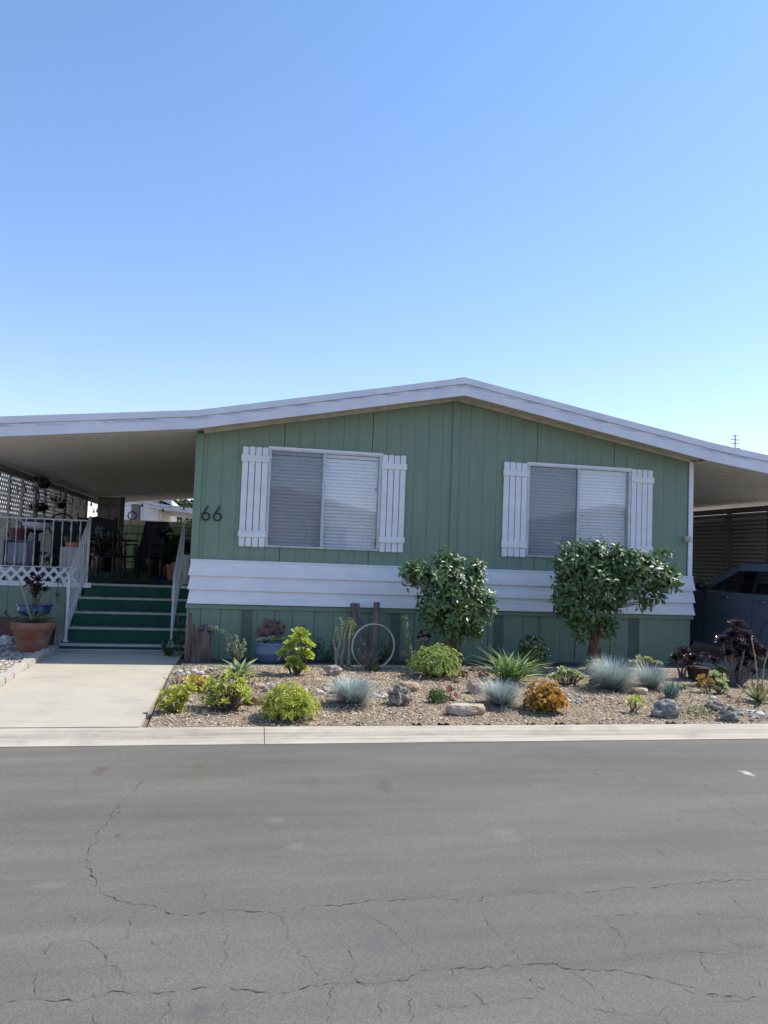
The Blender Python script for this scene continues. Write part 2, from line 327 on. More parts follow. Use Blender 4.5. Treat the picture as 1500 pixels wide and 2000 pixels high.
# rolled kerb with gutter pan, cast in lengths
def curb():
    prof = [(-3.745, 0), (-3.745, .137), (-3.79, .142), (-3.835, .136), (-3.875, .118), (-3.91, .088), (-3.95, .070), (-3.985, .064), (-4.05, .066), (-4.05, 0)]
    xj = [-60, -20, -10, -4.5, onZ(517, 1440, .1)[0], 8.6, 20, 60]; g = Geo()
    for a, b in zip(xj[:-1], xj[1:]):
        g.prism(prof, a+.003, b-.003, axis='x')
    g.prism([(y+.008 if y < -3.8 else y-.01, z-.012) for y, z in prof], -60, 60, mi=1, axis='x')
    return g.build('kerb', [M_curb, mat('joint_dark', (.12, .10, .08), None, .95)])
tag(curb(), kind='structure')
# walkway slab
WX0, WX1 = -1.70, -.135
def slab(name, poly, z0, m, top):
    n = len(poly); g = Geo(); V = [(x, y, top(x, y)) for x, y in poly]+[(x, y, z0) for x, y in poly]
    g.add(V, [tuple(range(n)), tuple(range(2*n-1, n-1, -1))]+[(i, i+n, (i+1) % n+n, (i+1) % n) for i in range(n)])
    return tag(g.build(name, m), kind='structure')
tz = lambda x, y: .135 + .065*min(1, max(0, (y+3.7)/3.0))+.004
slab('walkway', [(WX0, -3.725), (WX1-.04, -3.725), (WX1+.02, -.72), (WX0, -.72)], 0, M_conc, tz)
slab('walkway_landing', [(WX0, -.715), (WX1+.02, -.715), (WX1+.1, .72), (WX0, .72)], 0, M_conc, tz)
# concrete strip between bed and house, and driveway
slab('bed_edging', [(-.03, -.70), (8.3, -.70), (8.3, -.60), (-.03, -.60)], 0, M_conc, lambda x, y: .212)
slab('driveway', [(7.42, -.595), (8.305, -.595), (8.31, -1.55), (8.9, -2.6), (9.1, -3.74), (14, -3.74), (14, 16), (7.42, 16)], 0, M_drive, lambda x, y: .20 if y > -1 else tz(x, y)+.002)

# bed surface (shaped mound) and its chips
def grid_surface(name, x0, x1, y0, y1, nx, ny, m, dz=0, zf=gz):
    xs = np.linspace(x0, x1, nx); ys = np.linspace(y0, y1, ny)
    V = [(x, y, zf(x, y)+dz) for y in ys for x in xs]
    F = [(j*nx+i, j*nx+i+1, (j+1)*nx+i+1, (j+1)*nx+i) for j in range(ny-1) for i in range(nx-1)]
    g = Geo(); g.add(V, F); return g.build(name, m, smooth=True)
M_mulch = mat('mulch_ground', (.34, .265, .195), (.24, .18, .13), .95, 5, bs=.9, bd=.02, fine=70)
tag(grid_surface('planting_bed', -.11, 8.29, -3.74, -.705, 260, 90, M_mulch), kind='structure')
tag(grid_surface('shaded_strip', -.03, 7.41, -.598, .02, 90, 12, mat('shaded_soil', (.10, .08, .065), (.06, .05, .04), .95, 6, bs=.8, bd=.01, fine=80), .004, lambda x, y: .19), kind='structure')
box_t = (np.array([(x, y, z) for z in (-.5, .5) for y in (-.5, .5) for x in (-.5, .5)], float), [(0, 2, 3, 1), (4, 5, 7, 6), (0, 1, 5, 4), (2, 6, 7, 3), (0, 4, 6, 2), (1, 3, 7, 5)], np.zeros(8))
def chip_tpl():
    V = np.array([(-.5, -.25, 0), (.1, -.45, .05), (.5, .05, 0), (.05, .4, .08), (-.45, .3, 0), (0, 0, .3)]); return V, [(0, 1, 5), (1, 2, 5), (2, 3, 5), (3, 4, 5), (4, 0, 5)], np.zeros(6)
def rotm(k, tilt=.6):
    a = rng.random(k)*2*math.pi; ca, sa = np.cos(a), np.sin(a); M = np.zeros((k, 3, 3)); M[:, 0, 0] = ca; M[:, 0, 1] = -sa; M[:, 1, 0] = sa; M[:, 1, 1] = ca; M[:, 2, 2] = 1
    b = (rng.random(k)-.5)*2*tilt; c = (rng.random(k)-.5)*2*tilt; X = np.zeros((k, 3, 3)); X[:, 0, 0] = 1; X[:, 1, 1] = np.cos(b); X[:, 1, 2] = -np.sin(b); X[:, 2, 1] = np.sin(b); X[:, 2, 2] = np.cos(b)
    Y = np.zeros((k, 3, 3)); Y[:, 1, 1] = 1; Y[:, 0, 0] = np.cos(c); Y[:, 0, 2] = np.sin(c); Y[:, 2, 0] = -np.sin(c); Y[:, 2, 2] = np.cos(c)
    return M @ X @ Y
def chips(name, k, x0, x1, y0, y1, s0, s1, m, lab, zf=gz, test=None, flat=.5, dz=.004):
    xy = np.stack([rng.uniform(x0, x1, k), rng.uniform(y0, y1, k)], 1)
    if test is not None: xy = np.array([p for p in xy if test(p)])
    k = len(xy); T = np.array([(x, y, zf(x, y)+dz) for x, y in xy]); s = rng.uniform(s0, s1, k)**1
    D = np.zeros((k, 3, 3)); D[:, 0, 0] = s; D[:, 1, 1] = s*rng.uniform(.4, .9, k); D[:, 2, 2] = s*flat
    g = Geo(); g.scatter(chip_tpl(), rotm(k, .5) @ D, T); return tag(g.build(name, m), lab, None, None, 'stuff')
def chipmat(name, stops):
    m, nt, b = nodes(name); ar = N(nt, 'ShaderNodeAttribute', attribute_name='rnd'); r = ramp(nt, stops, ar.outputs['Fac'])
    nt.links.new(r.outputs[0], b.inputs['Base Color']); b.inputs['Roughness'].default_value = .9; return m
M_chips = chipmat('mulch_chips', [(0, (.20, .14, .095)), (.25, (.34, .26, .165)), (.6, (.46, .365, .24)), (.85, (.53, .44, .31)), (1, (.64, .58, .48))])
chips('mulch', 60000, -.1, 8.28, -3.74, -.71, .010, .033, M_chips, 'tan wood chip and gravel mulch covering the planting bed')
M_peb = chipmat('pebbles', [(0, (.18, .16, .14)), (.4, (.34, .31, .28)), (.8, (.48, .44, .38)), (1, (.62, .58, .5))])
def pebpatch(cx, cy, k, rx, ry):
    p = G(cx, cy); xy = p[:2]+rng.normal(size=(k, 2))*np.array([rx, ry]); return xy
pp = np.concatenate([pebpatch(*a) for a in ((375, 1312, 40, .2, .06), (600, 1352, 26, .16, .08), (745, 1360, 30, .12, .08), (1130, 1365, 34, .15, .12), (1480, 1398, 60, .12, .15), (520, 1340, 12, .15, .1))])
pp = pp[(pp[:, 0] > -.08) & (pp[:, 1] < -.73) & (pp[:, 1] > -3.66)]
T = np.array([(x, y, gz(x, y)+.01) for x, y in pp]); k = len(T); s = rng.uniform(.025, .07, k); D = np.zeros((k, 3, 3)); D[:, 0, 0] = s; D[:, 1, 1] = s*.75; D[:, 2, 2] = s*.5
bm = bmesh.new(); bmesh.ops.create_icosphere(bm, subdivisions=2, radius=.5); ICO = (np.array([v.co[:] for v in bm.verts]), [tuple(v.index for v in f.verts) for f in bm.faces], np.zeros(len(bm.verts))); bm.free()
g = Geo(); g.scatter(ICO, rotm(k, .3) @ D, T); tag(g.build('pebbles', M_peb, smooth=True), 'loose grey and white pebbles lying between the bed plants', None, None, 'stuff')

# left planter: gravel and block edging
gzl = lambda x, y: .135+.065*min(1, max(0, (y+3.7)/3.0))+.035
tag(grid_surface('gravel_bed', -9, WX0-.11, -3.74, 2.28, 60, 60, mat('gravel_base', (.34, .29, .23), (.22, .19, .15), .95, 8, bs=.6, bd=.01), 0, gzl), kind='structure')
M_grav = chipmat('pale_gravel', [(0, (.20, .15, .11)), (.3, (.42, .35, .27)), (.7, (.62, .56, .46)), (1, (.75, .71, .62))])
chips('gravel', 22000, -4.2, WX0-.11, -3.7, 2.2, .015, .045, M_grav, 'pale tan gravel filling the bed left of the walkway', gzl)
g = Geo(); y = -3.73; i = 0
M_block = concrete('edging_block', (.48, .44, .38), (.36, .33, .29))
while y < .5:
    L = .30+.01*math.sin(i*3); top = tz(0, y)+.085; x1 = WX0-.004+.008*math.sin(i*2.1)
    prof = [(y, .05), (y, top-.03)]+[(y+L*t, top-.03+.03*math.sin(math.pi*t)) for t in (.2, .4, .6, .8)]+[(y+L, top-.03), (y+L, .05)]
    g.prism(prof, x1-.1, x1, axis='x'); y += L+.006; i += 1
tag(g.build('edging_blocks', M_block, bevel=.006), 'weathered scalloped concrete edging along the gravel left of the walkway', 'garden edging')

# ================================================================== the house
RIDGE = 3.57; HX0, HX1 = 0.0, 7.32; HY1 = 13.5
def wtop(x): return 3.165+(x/RIDGE)*(3.885-3.165) if x < RIDGE else 3.885-(x-RIDGE)/(HX1-RIDGE)*(3.885-3.215)
house = thing('mobile_home', (0, 0, .2), 'single storey sage green mobile home with white lap siding band and white gable fascia', 'house')
WIN = [(.957, 2.502, 1.697, 3.036), (4.672, 6.285, 1.70, 3.046)]
ZB, ZS = 1.497, .915
def wall():
    g = Geo()
    heavy0 = onY(556, 860, 0)[0]; xs = []; k = -8
    grooves = []
    for i in range(-6, 40):
        x = heavy0+i*.2032
        if .06 < x < HX1-.06: grooves.append((x, i % 6 == 0))
    cuts = [(HX0, False)]+grooves+[(HX1, False)]
    for (a, ha), (b, hb) in zip(cuts[:-1], cuts[1:]):
        a2 = a+(.0045 if ha else .0016); b2 = b-(.0045 if hb else .0016)
        edges = sorted({a2, b2}|{e for w_ in WIN for e in w_[:2] if a2 < e < b2}|({RIDGE} if a2 < RIDGE < b2 else set()))
        for u, v in zip(edges[:-1], edges[1:]):
            mid = (u+v)/2; w_ = next((q for q in WIN if q[0] < mid < q[1]), None)
            def pan(z0, zt0, zt1): g.prism([(u, z0), (v, z0), (v, zt1), (u, zt0)], 0, .02)
            if w_: pan(ZB-.05, w_[2], w_[2]); pan(w_[3], wtop(u), wtop(v))
            else: pan(ZB-.05, wtop(u), wtop(v))
    o = g.build('wall', M_green, house)
    # sheathing behind the boards, with the window openings left free
    g = Geo()
    for a, b, z0, z1 in ((HX0, WIN[0][0], 0, 0), (WIN[0][1], WIN[1][0], 0, 0), (WIN[1][1], HX1, 0, 0)):
        pts = [a]+([RIDGE] if a < RIDGE < b else [])+[b]; g.prism([(a, .3), (b, .3)]+[(x, wtop(x)-.005) for x in reversed(pts)], .022, .05)
    for a, b, z0, z1 in WIN: g.box(a, b, .022, .05, .3, z0); g.prism([(a, z1), (b, z1), (b, wtop(b)-.005), (a, wtop(a)-.005)], .022, .05)
    g.box(0, .02, .055, HY1, .25, 3.15); g.box(HX1-.02, HX1, .055, HY1, .25, 3.2); g.prism([(.021, .3), (HX1-.021, .3), (HX1-.021, 3.2), (RIDGE, 3.86), (.021, 3.15)], HY1-.02, HY1)
    g.build('sheathing', M_groove, house)
    g = Geo(); g.box(.03, HX1-.03, .35, .37, .9, 3.14); g.box(.03, HX1-.03, .06, .34, 3.09, 3.11); g.build('light_blocker', M_dark, house)  # dark sheets added behind the windows to stop light leaking through
wall()
# trims
g = Geo(); g.prism([(-.018, ZB), (.078, ZB), (.078, 3.165), (-.018, 3.175)], -.022, -.002); g.build('corner_trim', M_greentrim, house, bevel=.003)
g = Geo(); g.prism([(3.523, ZB), (3.622, ZB), (3.622, 3.885), (3.523, 3.885)], -.022, -.002); g.build('center_trim', M_greentrim, house, bevel=.003)
g = Geo(); g.prism([(HX1-.062, ZB-.02), (HX1+.008, ZB-.02), (HX1+.008, 3.235), (HX1-.062, 3.235)], -.022, -.002); g.box(HX1+.001, HX1+.02, 0, .08, ZB, 3.2); g.build('corner_trim', M_white, house, bevel=.003)
# frieze board under the soffit
def gable_strip(z_lo, z_hi, y0, y1, g, x0=-.02, x1=HX1+.01, mi=0):
    for a, b in ((x0, RIDGE), (RIDGE, x1)):
        g.prism([(a, wtop(a)+z_lo), (b, wtop(b)+z_lo), (b, wtop(b)+z_hi), (a, wtop(a)+z_hi)], y0, y1, mi)
g = Geo(); gable_strip(-.012, .035, -.045, -.0225, g, .08, HX1-.065); g.build('frieze_board', M_cream, house)
g = Geo(); gable_strip(.036, .05, -.385, .0, g, -.01, HX1+.02); g.build('soffit', M_cream, house)
# lap siding band
def lap_band():
    g = Geo(); n = 3; zs = np.linspace(ZB-.03, ZS, n+1)
    for i in range(n):
        zt, zb = zs[i], zs[i+1]; e0 = .004+.0*i; e1 = .032
        xe = [(-.004, -.032)][0]
        V = [(xe[1], -.075-e1+.03, zb), (HX1+.032, -.075-e1+.03, zb), (HX1+.006, -.042-e0, zt), (xe[0], -.042-e0, zt),
             (xe[1], -.002, zb), (HX1+.032, -.002, zb), (HX1+.006, -.002, zt), (xe[0], -.002, zt)]
        g.add(V, [(0, 1, 2, 3), (4, 7, 6, 5), (0, 4, 5, 1), (3, 2, 6, 7), (0, 3, 7, 4), (1, 5, 6, 2)])
    g.box(-.012, HX1+.012, -.05, -.002, ZB-.028, ZB)
    return g.build('siding_band', M_white, house)
lap_band()
# skirting
def skirting():
    g = Geo(); g.box(-.03, HX1-.01, -.012, .0, .19, .85)
    vents = []
    for px in (481, 771, 972, 1237): vents.append(onY(px, 1230, 0)[0])
    vw = .075; xs = []
    pxs = [391, 429, 463.6, 502, 535, 570, 612, 650, 685, 720, 752, 808, 850, 888, 923, 952, 1019, 1052, 1092, 1122, 1158, 1190, 1225, 1315]
    joints = [onY(p, 1230, 0)[0] for p in pxs]
    edges = [-.03]+joints+[HX1-.01]
    k = 0; cur = -.03
    segs = []
    cuts = sorted(edges+[v-vw for v in vents]+[v+vw for v in vents]); cuts2 = [cuts[0]]
    for c in cuts[1:]:
        if c-cuts2[-1] > .05: cuts2.append(c)
    for i, (a, b) in enumerate(zip(cuts2[:-1], cuts2[1:])):
        if any(abs((a+b)/2-v) < vw*.9 for v in vents): continue
        y = -.03 if i % 2 else -.02
        g.box(a+.004, b-.004, y, -.013, .19, .845)
    g.build('skirting', M_greentrim, house)
    g = Geo(); g.box(-.045, HX1+.02, -.05, -.002, .848, .905); g.build('skirting_cap', M_greentrim, house, bevel=.003)
    M_vent = mat('vent_lattice', (.19, .26, .20), None, .6)
    for v in vents:
        g = Geo(); st = .024; z = .2
        g.box(v-vw, v+vw, -.0135, -.0125, .19, .845, 1)
        a = -vw*2
        for i in range(int((.645+2*vw)/st)+2):
            z0 = .19-2*vw+i*st
            for s_, y in ((1, -.022), (-1, -.018)):
                # clipped diagonal slats
                za, zb_ = z0, z0+2*vw; t0 = max(0, (.19-za)/(2*vw)); t1 = min(1, (.845-za)/(2*vw))
                if t1-t0 < .05: continue
                xa = -vw+2*vw*t0; xb = -vw+2*vw*t1
                g.bar((v+s_*xa, y, za+2*vw*t0), (v+s_*xb, y, za+2*vw*t1), .007, .004, 0, (0, 1, 0))
        g.box(v-vw, v-vw+.008, -.028, -.014, .19, .845); g.box(v+vw-.008, v+vw, -.028, -.014, .19, .845)
        g.build('vent', [M_vent, M_dark], house)
skirting()
# windows
M_blind = mat('white_blind', (.78, .78, .78), (.73, .73, .73), .55, bs=0)
def window(w_, mullion):
    x0, x1, z0, z1 = w_; fr = Geo(); t = .035
    fr.box(x0-.01, x1+.01, -.03, .05, z1-t, z1+.008); fr.box(x0-.01, x1+.01, -.03, .05, z0-.006, z0+.022)
    fr.box(x0-.01, x0+.028, -.03, .05, z0+.0225, z1-t-.0005); fr.box(x1-.028, x1+.01, -.03, .05, z0+.0225, z1-t-.0005)
    fr.box(mullion-.02, mullion+.02, -.026, .03, z0+.0225, z1-t-.0005)
    o = fr.build('window', M_alu, house, bevel=.003)
    g = Geo(); g.box(x0-.02, x1+.02, -.035, -.0305, z1-.012, z1+.02); g.build('head_trim', M_white, o)
    def quad(nm, a, b, y, m): q = Geo(); q.add([(a, y, z0+.02), (b, y, z0+.02), (b, y, z1-t), (a, y, z1-t)], [(0, 1, 2, 3)]); return q.build(nm, m, o)
    quad('pane', x0+.026, mullion, .0, M_glass); quad('pane', mullion, x1-.026, .008, M_glass); quad('screen', x0+.027, mullion-.02, -.018, M_screen)
    bl = Geo(); z = z0+.05
    while z < z1-.07:
        d = .012; V = [(x0+.03, .055-d*.2, z-.024), (x1-.03, .055-d*.2, z-.024), (x1-.03, .058, z), (x0+.03, .058, z), (x1-.03, .058+d, z+.026), (x0+.03, .058+d, z+.026)]
        bl.add(V, [(0, 1, 2, 3), (3, 2, 4, 5)]); z += .047
    bl.box(x0+.03, x1-.03, .05, .09, z1-.075, z1-.036)
    for f in (.12, .38, .62, .88):
        xx = x0+(x1-x0)*f; bl.box(xx-.002, xx+.002, .046, .048, z0+.02, z1-.05)
    bl.build('blind', M_blind, o)
    g = Geo()  # reveal
    g.box(x0-.005, x0, .0505, .34, z0, z1); g.box(x1, x1+.005, .0505, .34, z0, z1); g.box(x0, x1, .0505, .34, z0-.006, z0-.001); g.build('reveal', M_white, o)
    return o
w1 = window(WIN[0], 1.709); w2 = window(WIN[1], 5.461)
g = Geo(); c = onY(735, 1060, .02); g.lathe([(.03, 0), (.035, .02), (.02, .05), (.025, .07), (.012, .09)], (c[0], .028, c[2]-.03), 12); g.ico((c[0], .028, c[2]+.07), .02, 1)
g.build('figurine', mat('figurine_brown', (.16, .07, .05), (.3, .25, .2), .6, 40), w1, smooth=True)
# shutters
def shutter(x0, x1, z0, z1):
    g = Geo(); n = 4; wd = (x1-x0)/n
    for i in range(n):
        a = x0+i*wd+.005; b = x0+(i+1)*wd-.005; c_ = .010; zb = z0+random.uniform(-.004, .004); zt = z1+random.uniform(-.004, .004)
        g.prism([(a, zb+c_), (a+c_, zb), (b-c_, zb), (b, zb+c_), (b, zt-c_), (b-c_, zt), (a+c_, zt), (a, zt-c_)], -.03, -.008)
    o = g.build('shutter', M_white, house, bevel=.002)
    for z in (z0+.13, z1-.2): g = Geo(); g.box(x0-.01, x1+.008, -.052, -.0305, z, z+.085); g.build('batten', M_white, o, bevel=.003)
for s_ in ((.594, .947, 1.685, 3.034), (2.512, 2.858, 1.685, 3.040), (4.298, 4.664, 1.685, 3.048), (6.298, 6.652, 1.695, 3.060)): shutter(*s_)
# house number 66 on the siding
M_num = mat('number_black', (.008, .012, .022), None, .45, bs=0)
for cx in (.153, .306):
    g = Geo(); r0, r1 = .038, .058; cz = 2.066; n = 40; a = np.arange(n)*2*math.pi/n
    V = [(cx+r*math.cos(t), y, cz+r*math.sin(t)) for y in (-.018, -.004) for r in (r0, r1) for t in a]
    F = []
    for i in range(n):
        j = (i+1) % n
        F += [(i, j, n+j, n+i), (2*n+i, 3*n+i, 3*n+j, 2*n+j), (n+i, n+j, 3*n+j, 3*n+i), (i, 2*n+i, 2*n+j, j)]
    g.add(V, F)
    t = R_(150); p = np.array([cx+.048*math.cos(t), cz+.048*math.sin(t)]); d = np.array([math.sin(t), -math.cos(t)]); d = d if d[1] > 0 else -d
    nrm = np.array([-d[1], d[0]]); q = p+d*.135
    g.prism([tuple(p-nrm*.01), tuple(q-nrm*.01), tuple(q+nrm*.01), tuple(p+nrm*.01)], -.0195, -.0045); g.build('number_six', M_num, house)
# roof with fascia
def rz(x, lay):   # fascia profile bottom z along X (photo measured)
    xs = [-3.4, 0, RIDGE, 7.32, 7.45, 10.4]; b = [2.795, 3.174, 3.883, 3.205, 3.185, 2.80]; t = [3.045, 3.412, 4.127, 3.475, 3.455, 3.06]
    bb = np.interp(x, xs, b); tt = np.interp(x, xs, t); return bb+(tt-bb)*lay
def fascia_run(x0, x1, name, parent):
    g = Geo(); xs = sorted({x0, x1}|{x for x in (0, RIDGE, 7.32) if x0 < x < x1})
    dense = []
    for a, b in zip(xs[:-1], xs[1:]): dense += list(np.linspace(a, b, max(2, int((b-a)/.5)+2)))[:-1]
    dense.append(xs[-1])
    for lay0, lay1, y in ((0, .64, -.40), (.655, 1.0, -.42)):
        V = []; tip = []
        for x in dense:
            wob = .003*mnoise.noise(Vector((x*.8, lay0*9, 0)))
            for yy in (y, -.385):
                for l in (lay0, lay1): V.append((x, yy+(wob if yy == y else 0), rz(x, l)+wob)); tip.append(l if lay0 == 0 else 0)
        n = len(dense); F = []
        for i in range(n-1):
            a = i*4; b = a+4
            F += [(a, b, b+1, a+1), (a+2, a+3, b+3, b+2), (a+1, b+1, b+3, a+3), (a, a+2, b+2, b)]
        F += [(0, 1, 3, 2), ((n-1)*4, (n-1)*4+2, (n-1)*4+3, (n-1)*4+1)]
        g.add(V, F, tip=tip)
    return g.build(name, M_fascia, parent)
def roof():
    g = Geo()
    for a, b in ((-.03, RIDGE), (RIDGE, 7.35)):
        g.prism([(a, rz(a, .3)), (b, rz(b, .3)), (b, rz(b, .97)), (a, rz(a, .97))], -.384, HY1+.3)
    o = g.build('roof', M_white, house)
    fascia_run(-.012, 7.38, 'fascia', o)
    g = Geo(); g.prism([(RIDGE-.13, 4.10), (RIDGE, 4.125), (RIDGE+.22, 4.085), (RIDGE+.22, 4.10), (RIDGE, 4.145), (RIDGE-.13, 4.12)], -.35, HY1); g.build('ridge_cap', M_black, o)
roof()
def awning(x0, x1, name, y1):
    # ribbed pans seen from below; ribs run across, along X
    g = Geo(); per = .2; ys = np.arange(-.384, y1, per); V = []; F = []
    prof = []
    for y in ys: prof += [(y, 0), (y+.150, 0), (y+.153, .06), (y+.197, .06)]
    k = len(prof)
    for x in (x0, x1):
        for y, z in prof: V.append((x, y, rz(x, .12)+z+.0))
    F = [(i, i+1, k+i+1, k+i) for i in range(k-1)]; g.add(V, F)
    o = g.build(name, M_ceil, house)
    g = Geo(); g.prism([(x0, rz(x0, .45)), (x1, rz(x1, .45)), (x1, rz(x1, .95)), (x0, rz(x0, .95))], -.384, y1); g.build('awning_top', M_white, o)
    fascia_run(x0-(.0 if x0 < 0 else 0), x1, 'fascia', o)
    return o
pa = awning(-3.4, -.0125, 'porch_awning', 13.5); ca = awning(7.381, 10.4, 'carport_awning', 8)
def edge_beam(o, x, ya, yb, z, m, posts, pz0):
    g = Geo(); g.box(x-.03, x+.03, ya, yb, z-.10, z); 
    y = ya
    while y < yb: g.box(x+.031, x+.036, y, y+.03, z-.09, z-.005, 1); y += .1
    g.build('edge_beam', [m, M_nosing], o)
    for py in posts: g = Geo(); g.box(x-.035, x+.035, py-.035, py+.035, pz0, z-.101); g.build('post', m, o)
M_browngrey = mat('grey_brown_metal', (.16, .145, .13), (.12, .11, .10), .6)
edge_beam(pa, -3.1, -.3, 13.4, 2.835, M_browngrey, (2.32, 4.8, 7.3, 9.8), 1.03)
edge_beam(ca, 10.06, -.3, 7.9, 2.80, M_browngrey, (-.25, 1.8, 2.95, 7.5), .2)
# louvred side wall of the carport
M_louv = mat('louvre_paint', (.46, .43, .37), (.38, .355, .31), .6)
lw = thing('louvre_wall', (10.06, 3, .2), 'grey brown louvred side wall closing the carport behind the parked car', 'louvre wall')
g = Geo()
for a, b in ((1.84, 2.91), (2.99, 5.2), (5.25, 7.46)):
    z = .45
    while z < 2.66:
        g.add([(10.04, a, z), (10.04, b, z), (10.09, b, z+.064), (10.09, a, z+.064), (10.046, a, z-.006), (10.046, b, z-.006), (10.096, b, z+.058), (10.096, a, z+.058)], [(0, 1, 2, 3), (7, 6, 5, 4), (0, 4, 5, 1), (3, 2, 6, 7), (0, 3, 7, 4), (1, 5, 6, 2)]); z += .078
g.build('slats', M_louv, lw)
g = Geo(); g.box(10.12, 10.13, 1.84, 7.46, .3, 2.66); g.build('added_gap_sheet', M_dark, lw)  # dark sheet added to hide the bright sky, so slat gaps read dark
for y in (2.95, 5.225): g = Geo(); g.box(10.0, 10.035, y-.03, y+.03, .2, 2.68); g.build('mullion', M_browngrey, lw)
g = Geo(); g.box(9.99, 10.03, 1.84, 7.46, 2.66, 2.68); g.build('top_rail', M_nosing, lw)
# security lamp on right corner
c = onY(1345, 1054, -.06); t_ = thing('security_lamp', (c[0], 0, c[2]), 'small white outdoor lamp fixed to the right corner of the house', 'lamp')
g = Geo(); g.box(c[0]-.05, c[0]+.04, -.045, -.024, c[2]-.04, c[2]+.04); g.build('mount', M_whitemetal, t_, bevel=.01)
g = Geo(); g.lathe([(.012, -.03), (.035, -.025), (.05, .02), (.052, .045), (.03, .055)], (c[0]-.015, -.085, c[2]), 16); g.build('shade', M_whitemetal, t_, smooth=True)
# dark cover hanging by the carport side of the house
c = onY(1350, 1070, .9); t_ = thing('storage_bag', (7.45, .9, 1.2), 'tall black cloth cover hanging on the carport side of the house', 'cover')
g = Geo(); g.lathe([(.02, 1.28), (.07, 1.33), (.13, 1.5), (.16, 1.75), (.155, 1.95), (.12, 2.0), (.02, 2.02)], (7.53, 1.0, 0), 20, wob=lambda a, z: 1+.08*np.sin(a*5+z*3)); g.build('bag_body', M_blackcloth, t_, smooth=True)
g = Geo(); g.bar((7.33, 1.0, 2.03), (7.55, 1.0, 2.03), .02); g.build('hook', M_black, t_)
# far antenna over the carport roof
a = onY(1436, 850, 32); b = onY(1437, 880, 32); t_ = thing('antenna', (a[0], 32, 0), 'thin rooftop television antenna with short crossbars against the sky', 'antenna')
g = Geo(); g.tube([(a[0], 32, 0), (a[0], 32, a[2])], .03, 6); g.build('mast', M_black, t_)
for f, l in ((.03, .16), (.3, .3), (.55, .26), (.85, .34)):
    z = a[2]+(b[2]-a[2])*f; g = Geo(); g.bar((a[0]-l, 32, z), (a[0]+l, 32, z), .035); g.build('crossbar', M_black, t_)
# ================================================================== porch: deck, stairs, railings
DY = 2.3; DZ = 1.02
porch = thing('porch_deck', (-1.5, DY, .2), 'raised porch deck with green carpet and green board skirt left of the house', 'porch')
g = Geo(); g.box(-3.09, -.02, DY+.002, 11.5, .96, DZ); g.build('deck_floor', M_carpet, porch)
g = Geo(); xs = [-3.09, -2.83, -2.52, -2.20, -1.99, -1.76]
for a, b in zip(xs[:-1], xs[1:]): g.box(a+.003, b-.003, DY-.01, DY+.0, .17, .955)
g.box(-3.09, -1.76, DY+.001, DY+.03, .17, .955); g.box(-3.09, -3.07, DY+.04, 11.5, .17, .955); g.build('skirt_panel', M_green, porch)
g = Geo(); g.box(-3.1, -1.62, DY-.03, DY+.001, .956, 1.035); g.build('base_board', M_white, porch, bevel=.003)
g = Geo(); g.box(-.25, -.03, DY-.03, DY+.001, .985, 1.03); g.build('base_board', M_white, porch, bevel=.003)
g = Geo()   # low lattice strip
x = -3.3
while x < -1.72:
    for s_, y in ((1, DY-.012), (-1, DY-.006)):
        xa, xb = (x, x+.205) if s_ > 0 else (x+.205, x)
        xa_, xb_ = max(xa, -3.1), max(xb, -3.1)
        if max(xa, xb) > -3.09 and max(xa, xb) < -1.70: g.bar((xa_, y, 1.04), (xb_, y, 1.245), .042, .005, 0, (0, 1, 0))
    x += .156
g.build('lattice_strip', M_white, porch)
stairs = thing('stairs', (-.95, .6, .2), 'wide green carpeted stairs with pale metal nosings leading up to the porch', 'stairs')
zst = [.285, .468, .652, .836, 1.02]; yst = [.60, 1.02, 1.445, 1.87, 2.295]
for i, (z, y) in enumerate(zip(zst, yst)):
    xl = -1.70-.006*i; y2 = yst[i+1] if i < 4 else DY+.001
    if i < 4: g = Geo(); g.box(xl, -.035, y, y2+.02, z-.03, z); g.build('tread', M_carpet, stairs)
    z0 = zst[i-1] if i else .17
    g = Geo(); g.box(xl, -.035, y+.012, y+.03, z0+.001, z-.031); g.build('riser', M_carpet, stairs)
    g = Geo(); g.box(xl-.01, -.03, y-.018, y+.035, z+.0005, z+.006); g.box(xl-.01, -.03, y-.018, y-.012, z-.028, z+.0); g.build('nosing', M_nosing, stairs, bevel=.001)
g = Geo(); g.box(-1.72, -.03, .585, .60, .2, .218); g.build('base_strip', M_nosing, stairs)
g = Geo(); g.prism([(.6, .17), (.6, .28), (1.03, .28), (1.03, .46), (1.455, .46), (1.455, .645), (1.88, .645), (1.88, .83), (2.28, .83), (2.28, .17)], -1.755, -1.731, axis='x'); g.build('stringer', M_greentrim, stairs)

M_rust = mat('rusty_enamel', (.55, .54, .54), (.40, .24, .15), .6, 14, lo=.55, hi=.8)
def twisted(g, a, b, w=.0082):
    a = np.array(a, float); b = np.array(b, float); L = np.linalg.norm(b-a); n = 22; V = []; 
    for i in range(n+1):
        t = i/n; p = a+(b-a)*t; k = (.06 < t < .94); ph = t*9*math.pi if k else 0; r = w*(1+.75*max(0, math.sin(t*3*math.pi*1.0+.2))**3) if k else w
        for q in range(4):
            an = ph+q*math.pi/2+math.pi/4; V.append(p+np.array([math.cos(an)*r, math.sin(an)*r*.8, 0]))
    F = [(i*4+j, i*4+(j+1) % 4, (i+1)*4+(j+1) % 4, (i+1)*4+j) for i in range(n) for j in range(4)]
    g.add(V, F)
pr = thing('porch_railing', (-2.4, DY, 1.03), 'white iron railing with twisted balusters along the front of the porch', 'railing')
g = Geo(); g.box(-3.1, -1.70, DY-.035, DY-.007, 1.995, 2.015); g.build('top_rail', M_whitemetal, pr)
